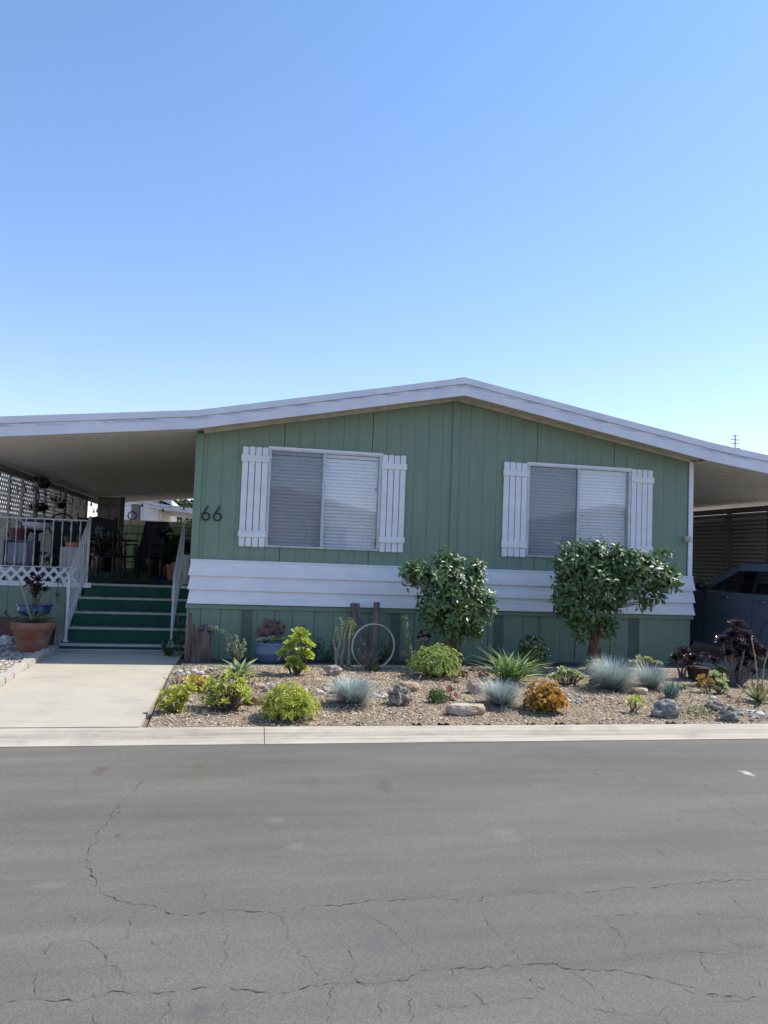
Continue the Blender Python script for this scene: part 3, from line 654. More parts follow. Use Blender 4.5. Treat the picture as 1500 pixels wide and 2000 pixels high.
g = Geo(); g.box(-3.1, -1.70, DY-.03, DY-.012, 1.252, 1.268); g.build('bottom_rail', M_whitemetal, pr)
x = -1.83
while x > -3.08: g = Geo(); twisted(g, (x, DY-.02, 1.268), (x, DY-.02, 1.995)); g.build('baluster', M_whitemetal, pr); x -= .1335
def stair_rail(x0, x1, lab):
    t = thing('stair_railing', (x0, .75, .29), lab, 'railing')
    g = Geo(); g.box(x0-.016, x0+.016, .734, .766, .29, 1.23); g.build('newel_post', M_whitemetal, t, bevel=.003)
    g = Geo(); g.box(x0-.024, x0+.024, .726, .774, .92, 1.10); g.build('sleeve', M_rust, t, bevel=.004)
    g = Geo(); g.box(x0-.032, x0+.032, .718, .782, .291, .32); g.build('foot', M_whitemetal, t, bevel=.004)
    g = Geo(); g.box(x1-.018, x1+.018, DY-.055, DY-.02, 1.04, 2.045); g.build('newel_post', M_whitemetal, t, bevel=.003)
    g = Geo(); g.lathe([(.01, 2.045), (.022, 2.055), (.022, 2.07), (.004, 2.085)], (x1, DY-.037, 0), 10); g.build('finial', M_whitemetal, t)
    A = np.array((x0, .75, 1.225)); B = np.array((x1, DY-.037, 2.035)); C = np.array((x0, .75, .42)); D = np.array((x1, DY-.037, 1.20))
    g = Geo(); g.bar(A+[0, -.03, -.015], B, .042, .012); g.build('handrail', M_whitemetal, t, bevel=.003)
    g = Geo(); g.bar(C, D, .018, .018); g.build('bottom_rail', M_whitemetal, t)
    n = 10
    for i in range(1, n):
        f = i/n; g = Geo(); twisted(g, C+(D-C)*f, A+(B-A)*f-np.array([0, 0, .01])); g.build('baluster', M_whitemetal, t)
stair_rail(-1.655, -1.69, 'white iron stair railing with a rust marked post on the terracotta pot side')
stair_rail(-.258, -.25, 'white iron stair railing nearest the house corner beside the stump')
g = Geo(); g.box(-1.35, -.62, 2.45, 3.3, DZ+.002, DZ+.014); tag(g.build('door_mat', mat('black_rubber', (.01, .01, .01), None, .9)), 'black rubber mat at the top of the porch stairs', 'mat')
# tall lattice wall on the outer side of the porch
M_latt = mat('lattice_paint', (.52, .48, .40), (.42, .39, .33), .6)
lt = thing('lattice_wall', (-3.1, 4, 1.02), 'tall cream lattice screen on the open side of the porch, lit from behind', 'lattice')
g = Geo(); z0, z1 = 1.05, 2.735; H = z1-z0; ya, yb = 2.36, 9.7; st = .115; sl = .8
u = ya-H*sl
while u < yb:
    for s_, x in ((1, -3.112), (-1, -3.1095)):
        a0, a1 = (u, u+H*sl) if s_ > 0 else (u+H*sl, u)
        t0, t1 = 0, 1
        for lim, sg in ((ya, 1), (yb, -1)):
            if (a0-lim)*sg < 0: t0 = max(t0, (lim-a0)/(a1-a0))
            if (a1-lim)*sg < 0: t1 = min(t1, (lim-a0)/(a1-a0))
        if t1-t0 > .03: g.bar((x, a0+(a1-a0)*t0, z0+H*t0), (x, a0+(a1-a0)*t1, z0+H*t1), .0015, .020, 0, (1, 0, 0))
    u += st
g.build('lattice_panel', M_latt, lt)
for y in (3.15, 3.95, 5.6, 6.4, 8.1, 8.9): g = Geo(); g.box(-3.15, -3.12, y-.045, y+.045, .2, 2.74); g.build('lattice_post', M_cream, lt)
# things on the porch (deep shade)
def rosette_M(c, n, R, k, e0=8, e1=78, wid=.42, shrink=.45, jit=.12):
    n = np.array(n, float); n /= np.linalg.norm(n); h = np.array((1., 0, 0)) if abs(n[0]) < .8 else np.array((0, 1., 0)); X = np.cross(n, h); X /= np.linalg.norm(X); Y = np.cross(n, X)
    i = np.arange(k); t = i/max(1, k-1); a = i*2.39996+random.uniform(0, 6); e = np.radians(e0+(e1-e0)*t**.9+rng.normal(size=k)*5); L = R*(1-(1-shrink)*t)*(1+rng.normal(size=k)*jit*.6)
    d = (np.cos(e)*np.cos(a))[:, None]*X+(np.cos(e)*np.sin(a))[:, None]*Y+np.sin(e)[:, None]*n
    s = -np.sin(a)[:, None]*X+np.cos(a)[:, None]*Y; nn = np.cross(d, s); nn *= np.sign((nn @ n))[:, None]+1e-9
    M = np.stack([d*L[:, None], s*(L*wid)[:, None], nn*L[:, None]], 2); T = np.array(c)+d*(R*.03)
    return M, np.broadcast_to(T, (k, 3)).copy() if T.ndim == 1 else T
def leaf_tpl(shape='spat', curl=.12, fold=.08):
    W = {'spat': [(0, .18), (.4, .42), (.78, 1), (.94, .72), (1, .08)], 'lance': [(0, .5), (.3, 1), (.65, .75), (1, .03)], 'ell': [(0, .1), (.28, .8), (.6, .95), (.85, .55), (1, .03)],
         'stick': [(0, .8), (.5, 1), (.85, .8), (1, .1)], 'round': [(0, .3), (.4, .8), (.75, 1), (.95, .7), (1, .25)]}[shape]
    V = []; t = []
    for x, w_ in W:
        z = curl*x*x
        for s_ in (-1, 0, 1): V.append((x, s_*w_*.5, z+(fold*w_ if s_ else 0))); t.append(x)
    F = [(i*3+j, i*3+j+1, (i+1)*3+j+1, (i+1)*3+j) for i in range(len(W)-1) for j in (0, 1)]
    return np.array(V), F, np.array(t)
SPAT = leaf_tpl('spat'); LANCE = leaf_tpl('lance', .0, .05); LANCED = leaf_tpl('lance', -.35, .05); ELL = leaf_tpl('ell', -.14, .07); ROUND = leaf_tpl('round', .1, .12)
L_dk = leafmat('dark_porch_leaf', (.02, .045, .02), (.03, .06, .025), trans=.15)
L_mid = leafmat('mid_green_leaf', (.06, .13, .045), (.09, .17, .06))
def pot_thing(x, y, z, r, h, m, lab, leaf=None, lh=.25, group=None, sq=False, name='potted_plant', k=70, shape=None):
    t = thing(name, (x, y, z), lab, 'potted plant', group)
    g = Geo()
    if sq:
        g.prism([(x-r*.9, z), (x+r*.9, z), (x+r, z+h), (x-r, z+h)], y-r*.6, y+r*.6)
    else: g.lathe([(r*.7, z), (r*.95, z+h*.8), (r*1.06, z+h*.8), (r*1.08, z+h), (r*.95, z+h), (r*.93, z+h*.85)], (x, y, 0), 20)
    g.build('pot', m, t, bevel=.004)
    if leaf:
        g = Geo()
        for _ in range(max(2, k//14)):
            c = (x+random.uniform(-r, r)*.8, y+random.uniform(-r, r)*.5, z+h+random.uniform(.1, .7)*lh)
            g.tube([(x, y, z+h*.9), ((x+c[0])/2, y, z+h+lh*.15), c], [.006, .005, .003], 5, 0)
            M, T = rosette_M(c, (random.uniform(-.6, .6), random.uniform(-.7, .2), 1), lh*random.uniform(.28, .45), 16, -10, 60, .35); g.scatter(shape or SPAT, M, T)
        g.build('foliage', leaf, t)
    return t
M_greybox = mat('slate_plastic', (.07, .09, .12), None, .5); M_blue = mat('blue_glaze', (.03, .055, .14), (.02, .04, .11), .25, bs=.05)
M_whitish = mat('off_white_board', (.55, .53, .50), (.45, .43, .41), .7); M_brownpot = mat('brown_clay', (.16, .06, .045), None, .7)
def atp(px, py, Y): return onY(px, py, Y)
# white slatted box planter
c0 = atp(119, 1110, 2.75); c1 = atp(162, 1062, 2.75)
t_ = thing('planter_box', (c0[0]+.18, 2.75, DZ), 'off white scalloped picket planter box behind the porch railing', 'planter')
g = Geo(); n = 7; wd = .37/n
for i in range(n):
    a = c0[0]+i*wd; zt = 1.585; g.prism([(a+.002, DZ), (a+wd-.002, DZ), (a+wd-.002, zt-.02), (a+wd*.75, zt), (a+wd*.25, zt), (a+.002, zt-.02)], 2.6, 2.615)
g.box(c0[0], c0[0]+.37, 2.616, 2.9, DZ, 1.54); g.build('pickets', M_whitish, t_)
g = Geo(); g.lathe([(.1, 1.50), (.13, 1.62), (.14, 1.62), (.14, 1.66), (.12, 1.66)], (c0[0]+.18, 2.76, 0), 18); g.build('inner_pot', M_terra, t_)
g = Geo()
for q in (-.09, .1): g.ico((c0[0]+.18+q, 2.74, 1.71), .075, 2, 0, .25, 4, seed=q)
g.build('cactus', L_mid, t_, smooth=True)
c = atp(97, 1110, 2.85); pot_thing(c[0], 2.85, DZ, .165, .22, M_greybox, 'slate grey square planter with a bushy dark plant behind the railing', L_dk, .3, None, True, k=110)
# crate cabinet
c = atp(36, 1105, 2.95); t_ = thing('cabinet', (c[0], 2.95, DZ), 'small blue framed cabinet with pale board doors in the porch corner', 'cabinet')
g = Geo(); g.box(c[0]-.22, c[0]+.26, 2.85, 3.2, DZ, 1.66); g.build('carcass', M_blue, t_, bevel=.005)
for q in (-.15, .0): g = Geo(); g.box(c[0]+q+.003, c[0]+q+.145, 2.83, 2.849, DZ+.06, 1.62); g.build('door', mat('pale_blue_board', (.30, .36, .40), None, .7), t_)
c = atp(28, 1105, 2.62); t_ = thing('bowl_planter', (c[0], 2.62, DZ), 'low white bowl planter with small spiky plants behind the railing', 'planter')
g = Geo(); g.lathe([(.14, DZ+.06), (.22, DZ+.1), (.235, DZ+.2), (.225, DZ+.21), (.2, DZ+.19)], (c[0], 2.62, 0), 24); g.lathe([(.1, DZ), (.12, DZ+.06)], (c[0], 2.62, 0), 16); g.build('bowl', M_white, t_, smooth=True)
g = Geo()
for q in (-.1, .02, .1): M, T = rosette_M((c[0]+q, 2.62, DZ+.21), (0, -.2, 1), .13, 22, 5, 85, .16); g.scatter(LANCE, M, T)
g.build('foliage', leafmat('reddish_leaf', (.07, .05, .03), (.16, .06, .04)), t_)
c = atp(38, 1040, 3.0); t_ = pot_thing(c[0], 3.0, 1.665, .17, .19, M_brownpot, 'wide brown clay pot standing on the porch corner cabinet', L_dk, .12, k=30)
c = atp(72, 1022, 3.3); t_ = thing('basin', (c[0], 3.3, 1.02), 'white basin with dark blue rim on a dark stand behind the railing', 'basin')
g = Geo(); g.lathe([(.1, 1.83), (.2, 1.87), (.23, 1.97)], (c[0], 3.3, 0), 24); g.build('bowl', M_white, t_, smooth=True)
g = Geo(); g.lathe([(.235, 1.971), (.25, 1.99), (.24, 2.04), (.2, 2.04)], (c[0], 3.3, 0), 24); g.build('rim', M_blue, t_, smooth=True)
g = Geo(); g.lathe([(.2, 1.02), (.2, 1.05), (.04, 1.08), (.04, 1.78), (.16, 1.83)], (c[0], 3.3, 0), 12); g.build('stand', M_black, t_)
# grill
c = atp(140, 1060, 3.5); t_ = thing('grill', (c[0], 3.5, DZ), 'black covered barbecue grill behind the scalloped planter box', 'grill')
g = Geo(); g.box(c[0]-.3, c[0]+.26, 3.3, 3.75, 1.25, 2.0); g.build('cover', M_blackcloth, t_, bevel=.05)
for q in (-.25, .2): g = Geo(); g.bar((c[0]+q, 3.5, DZ), (c[0]+q, 3.5, 1.25), .04); g.build('leg', M_black, t_)
# wagon wheel
c = atp(120, 1035, 4.3); t_ = thing('wagon_wheel', (c[0], 4.3, 1.7), 'rusty spoked wagon wheel propped up on the porch', 'wheel')
g = Geo(); a = np.linspace(0, 2*math.pi, 33)[:-1]; pts = [(c[0]+.22*math.cos(q), 4.3, 1.95+.22*math.sin(q)) for q in list(a)+[a[0]]]; g.tube(pts, .018, 6, cap=False); g.build('rim', M_brownpot, t_, smooth=True)
for q in range(4): g = Geo(); an = q*math.pi/4; g.bar((c[0]-.21*math.cos(an), 4.3, 1.95-.21*math.sin(an)), (c[0]+.21*math.cos(an), 4.3, 1.95+.21*math.sin(an)), .014); g.build('spoke', M_brownpot, t_)
g = Geo(); g.bar((c[0], 4.36, DZ), (c[0], 4.36, 1.75), .05); g.build('stand', M_black, t_)
# table and chairs
c = atp(200, 1120, 5.6)
t_ = thing('patio_table', (c[0], 5.9, DZ), 'dark round patio table set with jars among the porch chairs', 'table')
g = Geo(); g.lathe([(.6, 1.72), (.62, 1.73), (.62, 1.75), (.6, 1.755)], (c[0], 5.9, 0), 32); g.build('tabletop', M_black, t_)
for q in range(4): an = q*math.pi/2+.5; g = Geo(); g.tube([(c[0]+.42*math.cos(an), 5.9+.42*math.sin(an), DZ), (c[0]+.38*math.cos(an), 5.9+.38*math.sin(an), 1.72)], .022, 6); g.build('leg', M_black, t_)
M_jar = glass_mat('jar_glass', (.8, .85, .85), .06)
for i, (dx, dy, hh) in enumerate(((-.35, -.2, .22), (-.1, -.3, .28), (.1, -.25, .2), (.3, -.1, .3), (-.2, .1, .26))):
    o = Geo().lathe([(.03, 1.757), (.05, 1.77), (.05, 1.757+hh*.7), (.025, 1.757+hh*.85), (.025, 1.757+hh)], (c[0]+dx, 5.9+dy, 0), 14).build('glass_jar', M_jar, None, True)
    tag(o, ['leftmost glass jar at the near edge of the porch table', 'second glass jar from the left, tall, on the porch table', 'shortest glass jar on the porch table', 'rightmost and tallest glass jar on the porch table', 'glass jar at the back of the porch table'][i], 'jar', 'glass jars on the porch table')
def patio_chair(x, y, rz, lab, tall=False, group='dark metal chairs round the porch table', name='patio_chair'):
    t = thing(name, (x, y, DZ), lab, 'chair', group); 
    cs, sn = math.cos(rz), math.sin(rz)
    def P(a, b, z): return (x+a*cs-b*sn, y+a*sn+b*cs, DZ+z)
    bh = 1.12 if tall else .88; w_ = .27
    for sa in (-1, 1):
        g = Geo(); g.tube([P(sa*w_, -.25, 0), P(sa*w_, -.24, .25), P(sa*w_, -.22, .62), P(sa*w_, .15, .64), P(sa*w_, .24, .6)], .012, 6); g.build('arm', M_black, t)
        g = Geo(); g.tube([P(sa*w_, .28, 0), P(sa*w_, .22, .42), P(sa*(w_-.02), .30, bh*.7), P(sa*(w_-.03), .42 if tall else .34, bh)], .013, 6); g.build('back_leg', M_black, t)
    V = [P(-w_+.02, -.24, .42), P(w_-.02, -.24, .42), P(w_-.02, .22, .40), P(-w_+.02, .22, .40)]
    g = Geo(); g.add(V+[(a, b, c_-.025) for a, b, c_ in V], [(0, 1, 2, 3), (7, 6, 5, 4), (0, 4, 5, 1), (1, 5, 6, 2), (2, 6, 7, 3), (3, 7, 4, 0)]); g.build('seat', M_blackcloth, t)
    if tall:
        V = [P(-w_+.02, .225, .42), P(w_-.02, .225, .42), P(w_-.03, .41, bh-.01), P(-w_+.03, .41, bh-.01)]
        g = Geo(); g.add(V+[(a+.02*-sn, b+.02*cs, c_) for a, b, c_ in V], [(0, 1, 2, 3), (7, 6, 5, 4), (0, 4, 5, 1), (1, 5, 6, 2), (2, 6, 7, 3), (3, 7, 4, 0)]); g.build('backrest', M_blackcloth, t)
    else:
        g = Geo(); n = 6
        for i in range(n): a = -w_+.05+i*(2*w_-.1)/(n-1); g.bar(P(a, .23, .44), P(a, .335, bh-.03), .014)
        g.tube([P(-w_+.03, .34, bh), P(0, .36, bh+.05), P(w_-.03, .34, bh)], .014, 6); g.build('backrest', M_black, t)
    return t
cx = c[0]
patio_chair(cx+.35, 5.1, math.pi-.5, 'dark metal patio chair turned to the table, nearest the stair top')
patio_chair(cx-.55, 5.35, math.pi+.7, 'dark metal patio chair at the lattice side of the table')
patio_chair(cx+.75, 6.2, -math.pi/2+.2, 'dark metal patio chair right of the table, behind the tall sling chair')
patio_chair(cx-.1, 6.8, 0.2, 'dark metal patio chair on the far side of the table')
c = atp(283, 1122, 4.9); patio_chair(c[0]-.05, 5.0, math.pi-.45+math.pi, 'tall reclining black mesh sling chair standing alone beside the porch table', True, None, 'sling_chair')
# wooden bench and cabinet at the back
c = atp(188, 1015, 8.8); t_ = thing('bench', (c[0], 8.8, DZ), 'dark wooden bench with shaped high back behind the table', 'bench')
g = Geo(); g.prism([(c[0]-.5, 1.9), (c[0]+.5, 1.9), (c[0]+.5, 2.3), (c[0]+.42, 2.3), (c[0]+.42, 2.22), (c[0]+.2, 2.26), (c[0], 2.3), (c[0]-.2, 2.26), (c[0]-.42, 2.26), (c[0]-.42, 2.36), (c[0]-.5, 2.36)], 8.8, 8.84); g.build('backrest', M_black, t_)
g = Geo(); g.box(c[0]-.5, c[0]+.5, 8.3, 8.8, 1.45, 1.5); g.build('seat', M_black, t_)
for q in (-.46, .46):
    for yy in (8.33, 8.82): g = Geo(); g.bar((c[0]+q, yy, DZ), (c[0]+q, yy, 1.45 if yy < 8.5 else 1.9), .06); g.build('leg', M_black, t_)
c = atp(192, 966, 9.9); d_ = atp(237, 966, 9.9); t_ = thing('storage_cabinet', ((c[0]+d_[0])/2, 10, DZ), 'tall beige storage cabinet at the far end of the porch', 'cabinet')
g = Geo(); g.box(c[0], d_[0], 9.9, 10.5, DZ, 2.84); g.build('carcass', mat('beige_board', (.34, .32, .28), None, .7), t_, bevel=.01)
g = Geo(); g.box((c[0]+d_[0])/2-.004, (c[0]+d_[0])/2+.004, 9.893, 9.899, 1.1, 2.78); g.box(c[0]+.03, d_[0]-.03, 9.893, 9.899, 2.785, 2.79); g.build('door_gap', M_dark, t_)
c = atp(240, 968, 9.6); g = Geo(); g.box(c[0]-.05, c[0]+.05, 9.6, 9.7, DZ, 2.84); tag(g.build('porch_post', M_browngrey), 'grey brown awning post right of the beige storage cabinet', 'post')
# shepherd hook, spot stand
c = atp(258, 1010, 6.5); t_ = thing('walking_cane_hook', (c[0], 6.5, DZ), 'pale pole with a round loop top leaning on the porch', 'pole')
g = Geo(); a = np.linspace(-1.2, 4.6, 16); tp = c[2]; g.tube([(c[0]+.0+.085*math.cos(q), 6.5, tp+.03+.085*math.sin(q)) for q in a], .014, 6); g.build('loop', M_black, t_, smooth=True)
g = Geo(); g.tube([(c[0]-.12, 6.45, DZ), (c[0]-.01, 6.5, tp-.06)], .013, 6); g.build('pole', M_whitemetal, t_, smooth=True)
c = atp(318, 1040, 5.2); t_ = thing('lantern_stand', (c[0], 5.2, DZ), 'dark tilted lantern head on a stand near the right potted plants', 'stand')
g = Geo(); q = atp(322, 1036, 5.2); g.lathe([(.10, -.14), (.06, -.05), (.06, .05), (.11, .14)], (0, 0, 0), 14)
V = g.v[0]; an = 1.1; g.v[0] = np.stack([V[:, 0]*math.cos(an)+V[:, 2]*math.sin(an)+q[0], V[:, 1]+5.2, -V[:, 0]*math.sin(an)+V[:, 2]*math.cos(an)+q[2]], 1); g.build('head', M_black, t_)
g = Geo(); g.tube([(q[0]-.03, 5.2, DZ), (q[0]-.03, 5.2, q[2]-.05)], [.04, .025], 8); g.lathe([(.14, DZ), (.12, DZ+.04), (.04, DZ+.06)], (q[0]-.03, 5.2, 0), 16); g.build('pole', M_black, t_)
for i, (px, Y, r, h, lh, lab) in enumerate(((338, 4.3, .12, .3, .45, 'leafy dark plant in a clay pot on the porch near the inner stair railing'), (352, 3.6, .14, .35, .6, 'tall jade plant in a clay pot pressed against the house side of the porch'), (322, 6.0, .11, .22, .3, 'small clay potted plant at the foot of the lantern stand'), (366, 3.0, .11, .5, .35, 'tall pale pot with drooping plant at the house corner of the porch'))):
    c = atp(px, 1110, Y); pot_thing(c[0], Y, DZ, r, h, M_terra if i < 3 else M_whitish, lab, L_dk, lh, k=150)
c = atp(300, 1118, 4.6); t_ = thing('blue_tray', (c[0]+.25, 4.5, DZ), 'flat dark blue tray on the porch floor by the clay pots', 'tray'); g = Geo(); g.lathe([(.2, DZ), (.24, DZ+.05), (.22, DZ+.05), (.19, DZ+.02)], (c[0]+.25, 4.5, 0), 24); g.build('dish', M_blue, t_)
for px, Y, r, h, lh, lab in ((306, 6.2, .2, .35, .5, 'wide dark bushy plant in a black tub behind the sling chair'), (330, 7.4, .2, .4, .6, 'tall dark bushy plant in a black tub at the back right of the porch'), (205, 7.8, .2, .35, .6, 'dark leafy plant in a black tub in front of the bench'), (160, 4.6, .17, .4, .5, 'dark leafy plant in a black tub by the grill')):
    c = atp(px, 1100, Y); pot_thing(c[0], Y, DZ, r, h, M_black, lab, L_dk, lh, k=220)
c = atp(262, 1100, 8.6); d_ = atp(372, 1100, 8.6); t_ = thing('darkening_box', ((c[0]+d_[0])/2, 8.6, DZ), 'long low dark box added to darken the back of the porch', 'added box')  # box added only to darken the far end of the porch
g = Geo(); g.box(c[0], d_[0]-.05, 8.5, 9.1, DZ, 1.55); g.build('carcass', M_black, t_, bevel=.01)
g = Geo(); g.box(c[0]-.03, d_[0]-.02, 8.46, 9.14, 1.552, 1.60); g.build('lid', M_blackcloth, t_, bevel=.01)
t_ = thing('back_railing', (-1.6, 10.8, DZ), 'thin dark railing along the far end of the porch in front of the green fence', 'railing')
g = Geo(); g.bar((-2.3, 10.8, 1.95), (-.05, 10.8, 1.95), .03); g.build('top_rail', M_black, t_); g = Geo(); g.bar((-2.3, 10.8, 1.2), (-.05, 10.8, 1.2), .03); g.build('bottom_rail', M_black, t_)
x = -2.25
while x < -.1: g = Geo(); g.bar((x, 10.8, 1.2), (x, 10.8, 1.95), .016); g.build('baluster', M_black, t_); x += .3
# hanging plants and string lights under the awning
for i, (px, py, Y, r, lab) in enumerate(((84, 945, 3.6, .15, 'dark spidery hanging plant just under the porch awning beam'), (78, 990, 4.4, .17, 'reddish hanging plant in front of the porch lattice'), (118, 985, 4.8, .12, 'small dark hanging pot in front of the porch lattice'))):
    c = atp(px, py, Y); t_ = thing('hanging_plant', (c[0], Y, c[2]), lab, 'hanging plant')
    g = Geo(); g.lathe([(r*.5, c[2]-.08), (r*.8, c[2]), (r*.85, c[2]+.02)], (c[0], Y, 0), 14); g.build('pot', M_black, t_)
    g = Geo()
    for q in (-1, 1): g.tube([(c[0]+q*r*.8, Y, c[2]), (c[0], Y, 2.82)], .003, 4)
    g.build('hanger', M_black, t_)
    g = Geo()
    for _ in range(9): M, T = rosette_M((c[0]+random.uniform(-r, r), Y+random.uniform(-r, r), c[2]+random.uniform(-.03, .1)), (random.uniform(-1, 1), random.uniform(-1, 1), .6), r*.8, 12, -20, 50, .2); g.scatter(LANCE, M, T)
    g.build('foliage', L_dk if i != 1 else leafmat('wine_leaf', (.06, .02, .02), (.12, .03, .03)), t_)
t_ = thing('string_lights', (-2.95, 3, 2.7), 'string of small bulbs on a black cord looping under the porch awning', 'string lights')
pts = []; y = 2.6; k = 0
while y < 9.8:
    for f in np.linspace(0, 1, 9)[:-1]: pts.append((-2.98+.02*math.sin(k), y+f*1.2, 2.70-.16*math.sin(f*math.pi)))
    y += 1.2; k += 1
pts += [(-2.98+f*2.4, 9.8+f*.4, 2.70-.12*abs(math.sin(f*math.pi*2))+.1*f) for f in np.linspace(0, 1, 15)]
g = Geo(); g.tube(pts, .005, 4); g.build('cord', M_black, t_)
for p in pts[::3]: g = Geo(); g.lathe([(.012, -.02), (.014, -.05), (.026, -.09), (.02, -.115), (.005, -.125)], p, 8); g.build('bulb', mat('bulb_glass', (.35, .33, .28), None, .2) if 'bulb_glass' not in bpy.data.materials else bpy.data.materials['bulb_glass'], t_, smooth=True)

# ================================================================== behind and beside: fence, neighbours, trees
t_ = thing('panel_fence', (-1.5, 13.7, .2), 'pale green panel fence with cream cap beyond the far end of the porch', 'fence')
M_fence = mat('fence_green', (.24, .33, .17), (.20, .28, .15), .7, 2)
g = Geo(); x = -7
while x < 6: g.box(x+.004, x+.15, 13.68, 13.70, .1, 2.26); x += .152
g.box(-7, 6, 13.701, 13.73, .1, 2.26); g.build('panels', M_fence, t_)
g = Geo(); g.box(-7.05, 6.05, 13.62, 13.8, 2.262, 2.40); g.build('cap', M_cream, t_)
def simple_house(name, x0, x1, y0, y1, h, rise, lab, wm, rm, axis='x', wins=(), base=.1):
    t = thing(name, ((x0+x1)/2, (y0+y1)/2, base), lab, 'house')
    g = Geo(); g.box(x0, x1, y0, y1, base, h); 
    if axis == 'x':
        ym = (y0+y1)/2; g.prism([(y0, h), (y1, h), (ym, h+rise)], x0, x1, axis='x')
    else:
        xm = (x0+x1)/2; g.prism([(x0, h), (x1, h), (xm, h+rise)], y0, y1)
    g.build('wall', wm, t)
    g = Geo(); o_ = .5
    if axis == 'x':
        for s_, ye in ((-1, y0-o_), (1, y1+o_)):
            zz = h-rise*o_/((y1-y0)/2); g.prism([(ye, zz+.02), (ym, h+rise+.02), (ym, h+rise+.2), (ye, zz+.2)], x0-o_, x1+o_, axis='x')
    else:
        for s_, xe in ((-1, x0-o_), (1, x1+o_)):
            zz = h-rise*o_/((x1-x0)/2); g.prism([(xe, zz+.02), (xm, h+rise+.02), (xm, h+rise+.2), (xe, zz+.2)], y0-o_, y1+o_)
    g.build('roof', rm, t)
    for (fx, a, b, z0, z1) in wins:
        g = Geo(); q = Geo()
        if fx[0] == 'x': X = fx[1]; sg = fx[2]; g.box(min(X, X+sg*.06), max(X, X+sg*.06), a-.06, b+.06, z0-.06, z1+.06); q.box(min(X+sg*.062, X+sg*.07), max(X+sg*.062, X+sg*.07), a, b, z0, z1)
        else: Y = fx[1]; sg = fx[2]; g.box(a-.06, b+.06, min(Y, Y+sg*.06), max(Y, Y+sg*.06), z0-.06, z1+.06); q.box(a, b, min(Y+sg*.062, Y+sg*.07), max(Y+sg*.062, Y+sg*.07), z0, z1)
        f = g.build('window', M_white, t); q.build('pane', mat_pane, f)
    return t
mat_pane = mat('far_pane', (.05, .06, .07), (.07, .08, .1), .1, bs=0)
M_cw = mat('cream_siding', (.74, .70, .62), (.68, .64, .56), .7, 2); M_rw = mat('white_roof', (.6, .6, .58), None, .6)
simple_house('neighbour_house', -16, -7.2, 3, 17, 3.1, .9, 'cream neighbouring home seen through the porch lattice', M_cw, M_rw, 'y', [(('x', -7.2, 1), 5, 6.2, 1.6, 2.7), (('x', -7.2, 1), 9, 10.5, 1.6, 2.7)])
c = atp(270, 1000, 20)
simple_house('white_house', c[0]-1.3, c[0]+.75, 20, 30, 3.4, .4, 'white house wall and window beyond the green panel fence', M_white, M_rw, 'y', [(('y', 20, -1), c[0]-.25, c[0]+.1, 2.6, 3.2)])
# low patio roof of that neighbour
p0 = atp(290, 985, 19.5); p1 = atp(380, 1000, 19.5); t_ = thing('patio_cover', (p1[0], 19.5, .1), 'neighbour patio cover with a sloping white roof edge beyond the fence', 'patio cover')
g = Geo(); g.prism([(p0[0], p0[2]-.12), (p1[0]+3, p1[2]-.35), (p1[0]+3, p1[2]-.15), (p0[0], p0[2]+.08)], 19.5, 26); g.build('roof', M_rw, t_)
for q in (315, 360): c = atp(q, 1000, 19.7); g = Geo(); g.bar((c[0], 19.7, .1), (c[0], 19.7, 2.9), .1); g.build('post', M_cream, t_)
g = Geo(); g.box(p0[0], p1[0]+1, 20.5, 20.6, 2.45, 2.52); g.box(p0[0], p1[0]+1, 20.5, 20.6, 1.2, 2.0); g.build('rail', M_cream, t_)

def branch_path(a, b, n=6, wob=.04, seed=0):
    a = np.array(a, float); b = np.array(b, float); L = np.linalg.norm(b-a); P = []
    for i in range(n+1):
        t = i/n; p = a+(b-a)*t; s_ = math.sin(t*math.pi)
        P.append(p+np.array([mnoise.noise(Vector((seed, t*2.2, 0))), mnoise.noise(Vector((seed, t*2.2, 7))), .3*mnoise.noise(Vector((seed, t*2, 3)))])*L*wob*4*s_)
    return P
def far_tree(name, c, h, r, lab, leaf, k=2600, ls=.32):
    t = thing(name, c, lab, 'tree'); g = Geo(); x, y, z = c
    g.tube(branch_path((x, y, z), (x+.2, y, z+h*.6), 6, .03, 3), np.linspace(.22, .1, 7), 8)
    blobs = []
    for i in range(9):
        a = i*2.4; rr = r*random.uniform(.2, .65); q = (x+rr*math.cos(a), y+rr*math.sin(a), z+h*random.uniform(.55, .9)); blobs.append((q, r*random.uniform(.35, .55)))
        g.tube(branch_path((x+.1, y, z+h*.4), q, 4, .05, i), np.linspace(.1, .03, 5), 6)
    g.build('trunk', M_bark, t)
    g = Geo(); T = []
    for q, rr in blobs:
        d = rng.normal(size=(k//9, 3)); d /= np.linalg.norm(d, axis=1)[:, None]; T.append(np.array(q)+d*rr*(rng.random((k//9, 1))**.4)*np.array((1, 1, .75)))
    T = np.concatenate(T); kk = len(T); D = np.eye(3)[None]*rng.uniform(.6, 1.2, kk)[:, None, None]*ls; D[:, 1] *= .5
    g.scatter(ELL, rotm(kk, 1.4) @ D, T); g.build('crown', leaf, t); return t
L_tree = leafmat('far_tree_leaf', (.04, .085, .025), (.06, .11, .03), trans=.2, rough=.6)
for i, (px, py, Y, h, r, lab) in enumerate(((348, 984, 40, 4.8, 1.6, 'round green tree showing left of the gap under the porch awning'), (378, 984, 42, 5.3, 1.5, 'dark green tree touching the house corner in the gap under the awning'), (330, 1008, 34, 3.2, 1.4, 'low green shrub tree beneath the neighbour patio cover'), (360, 1010, 36, 3.2, 1.8, 'low bushy tree right of the patio cover post'))):
    c = atp(px, py, Y); far_tree('tree', (c[0], Y, .0), h, r, lab, L_tree, 2200, .3)
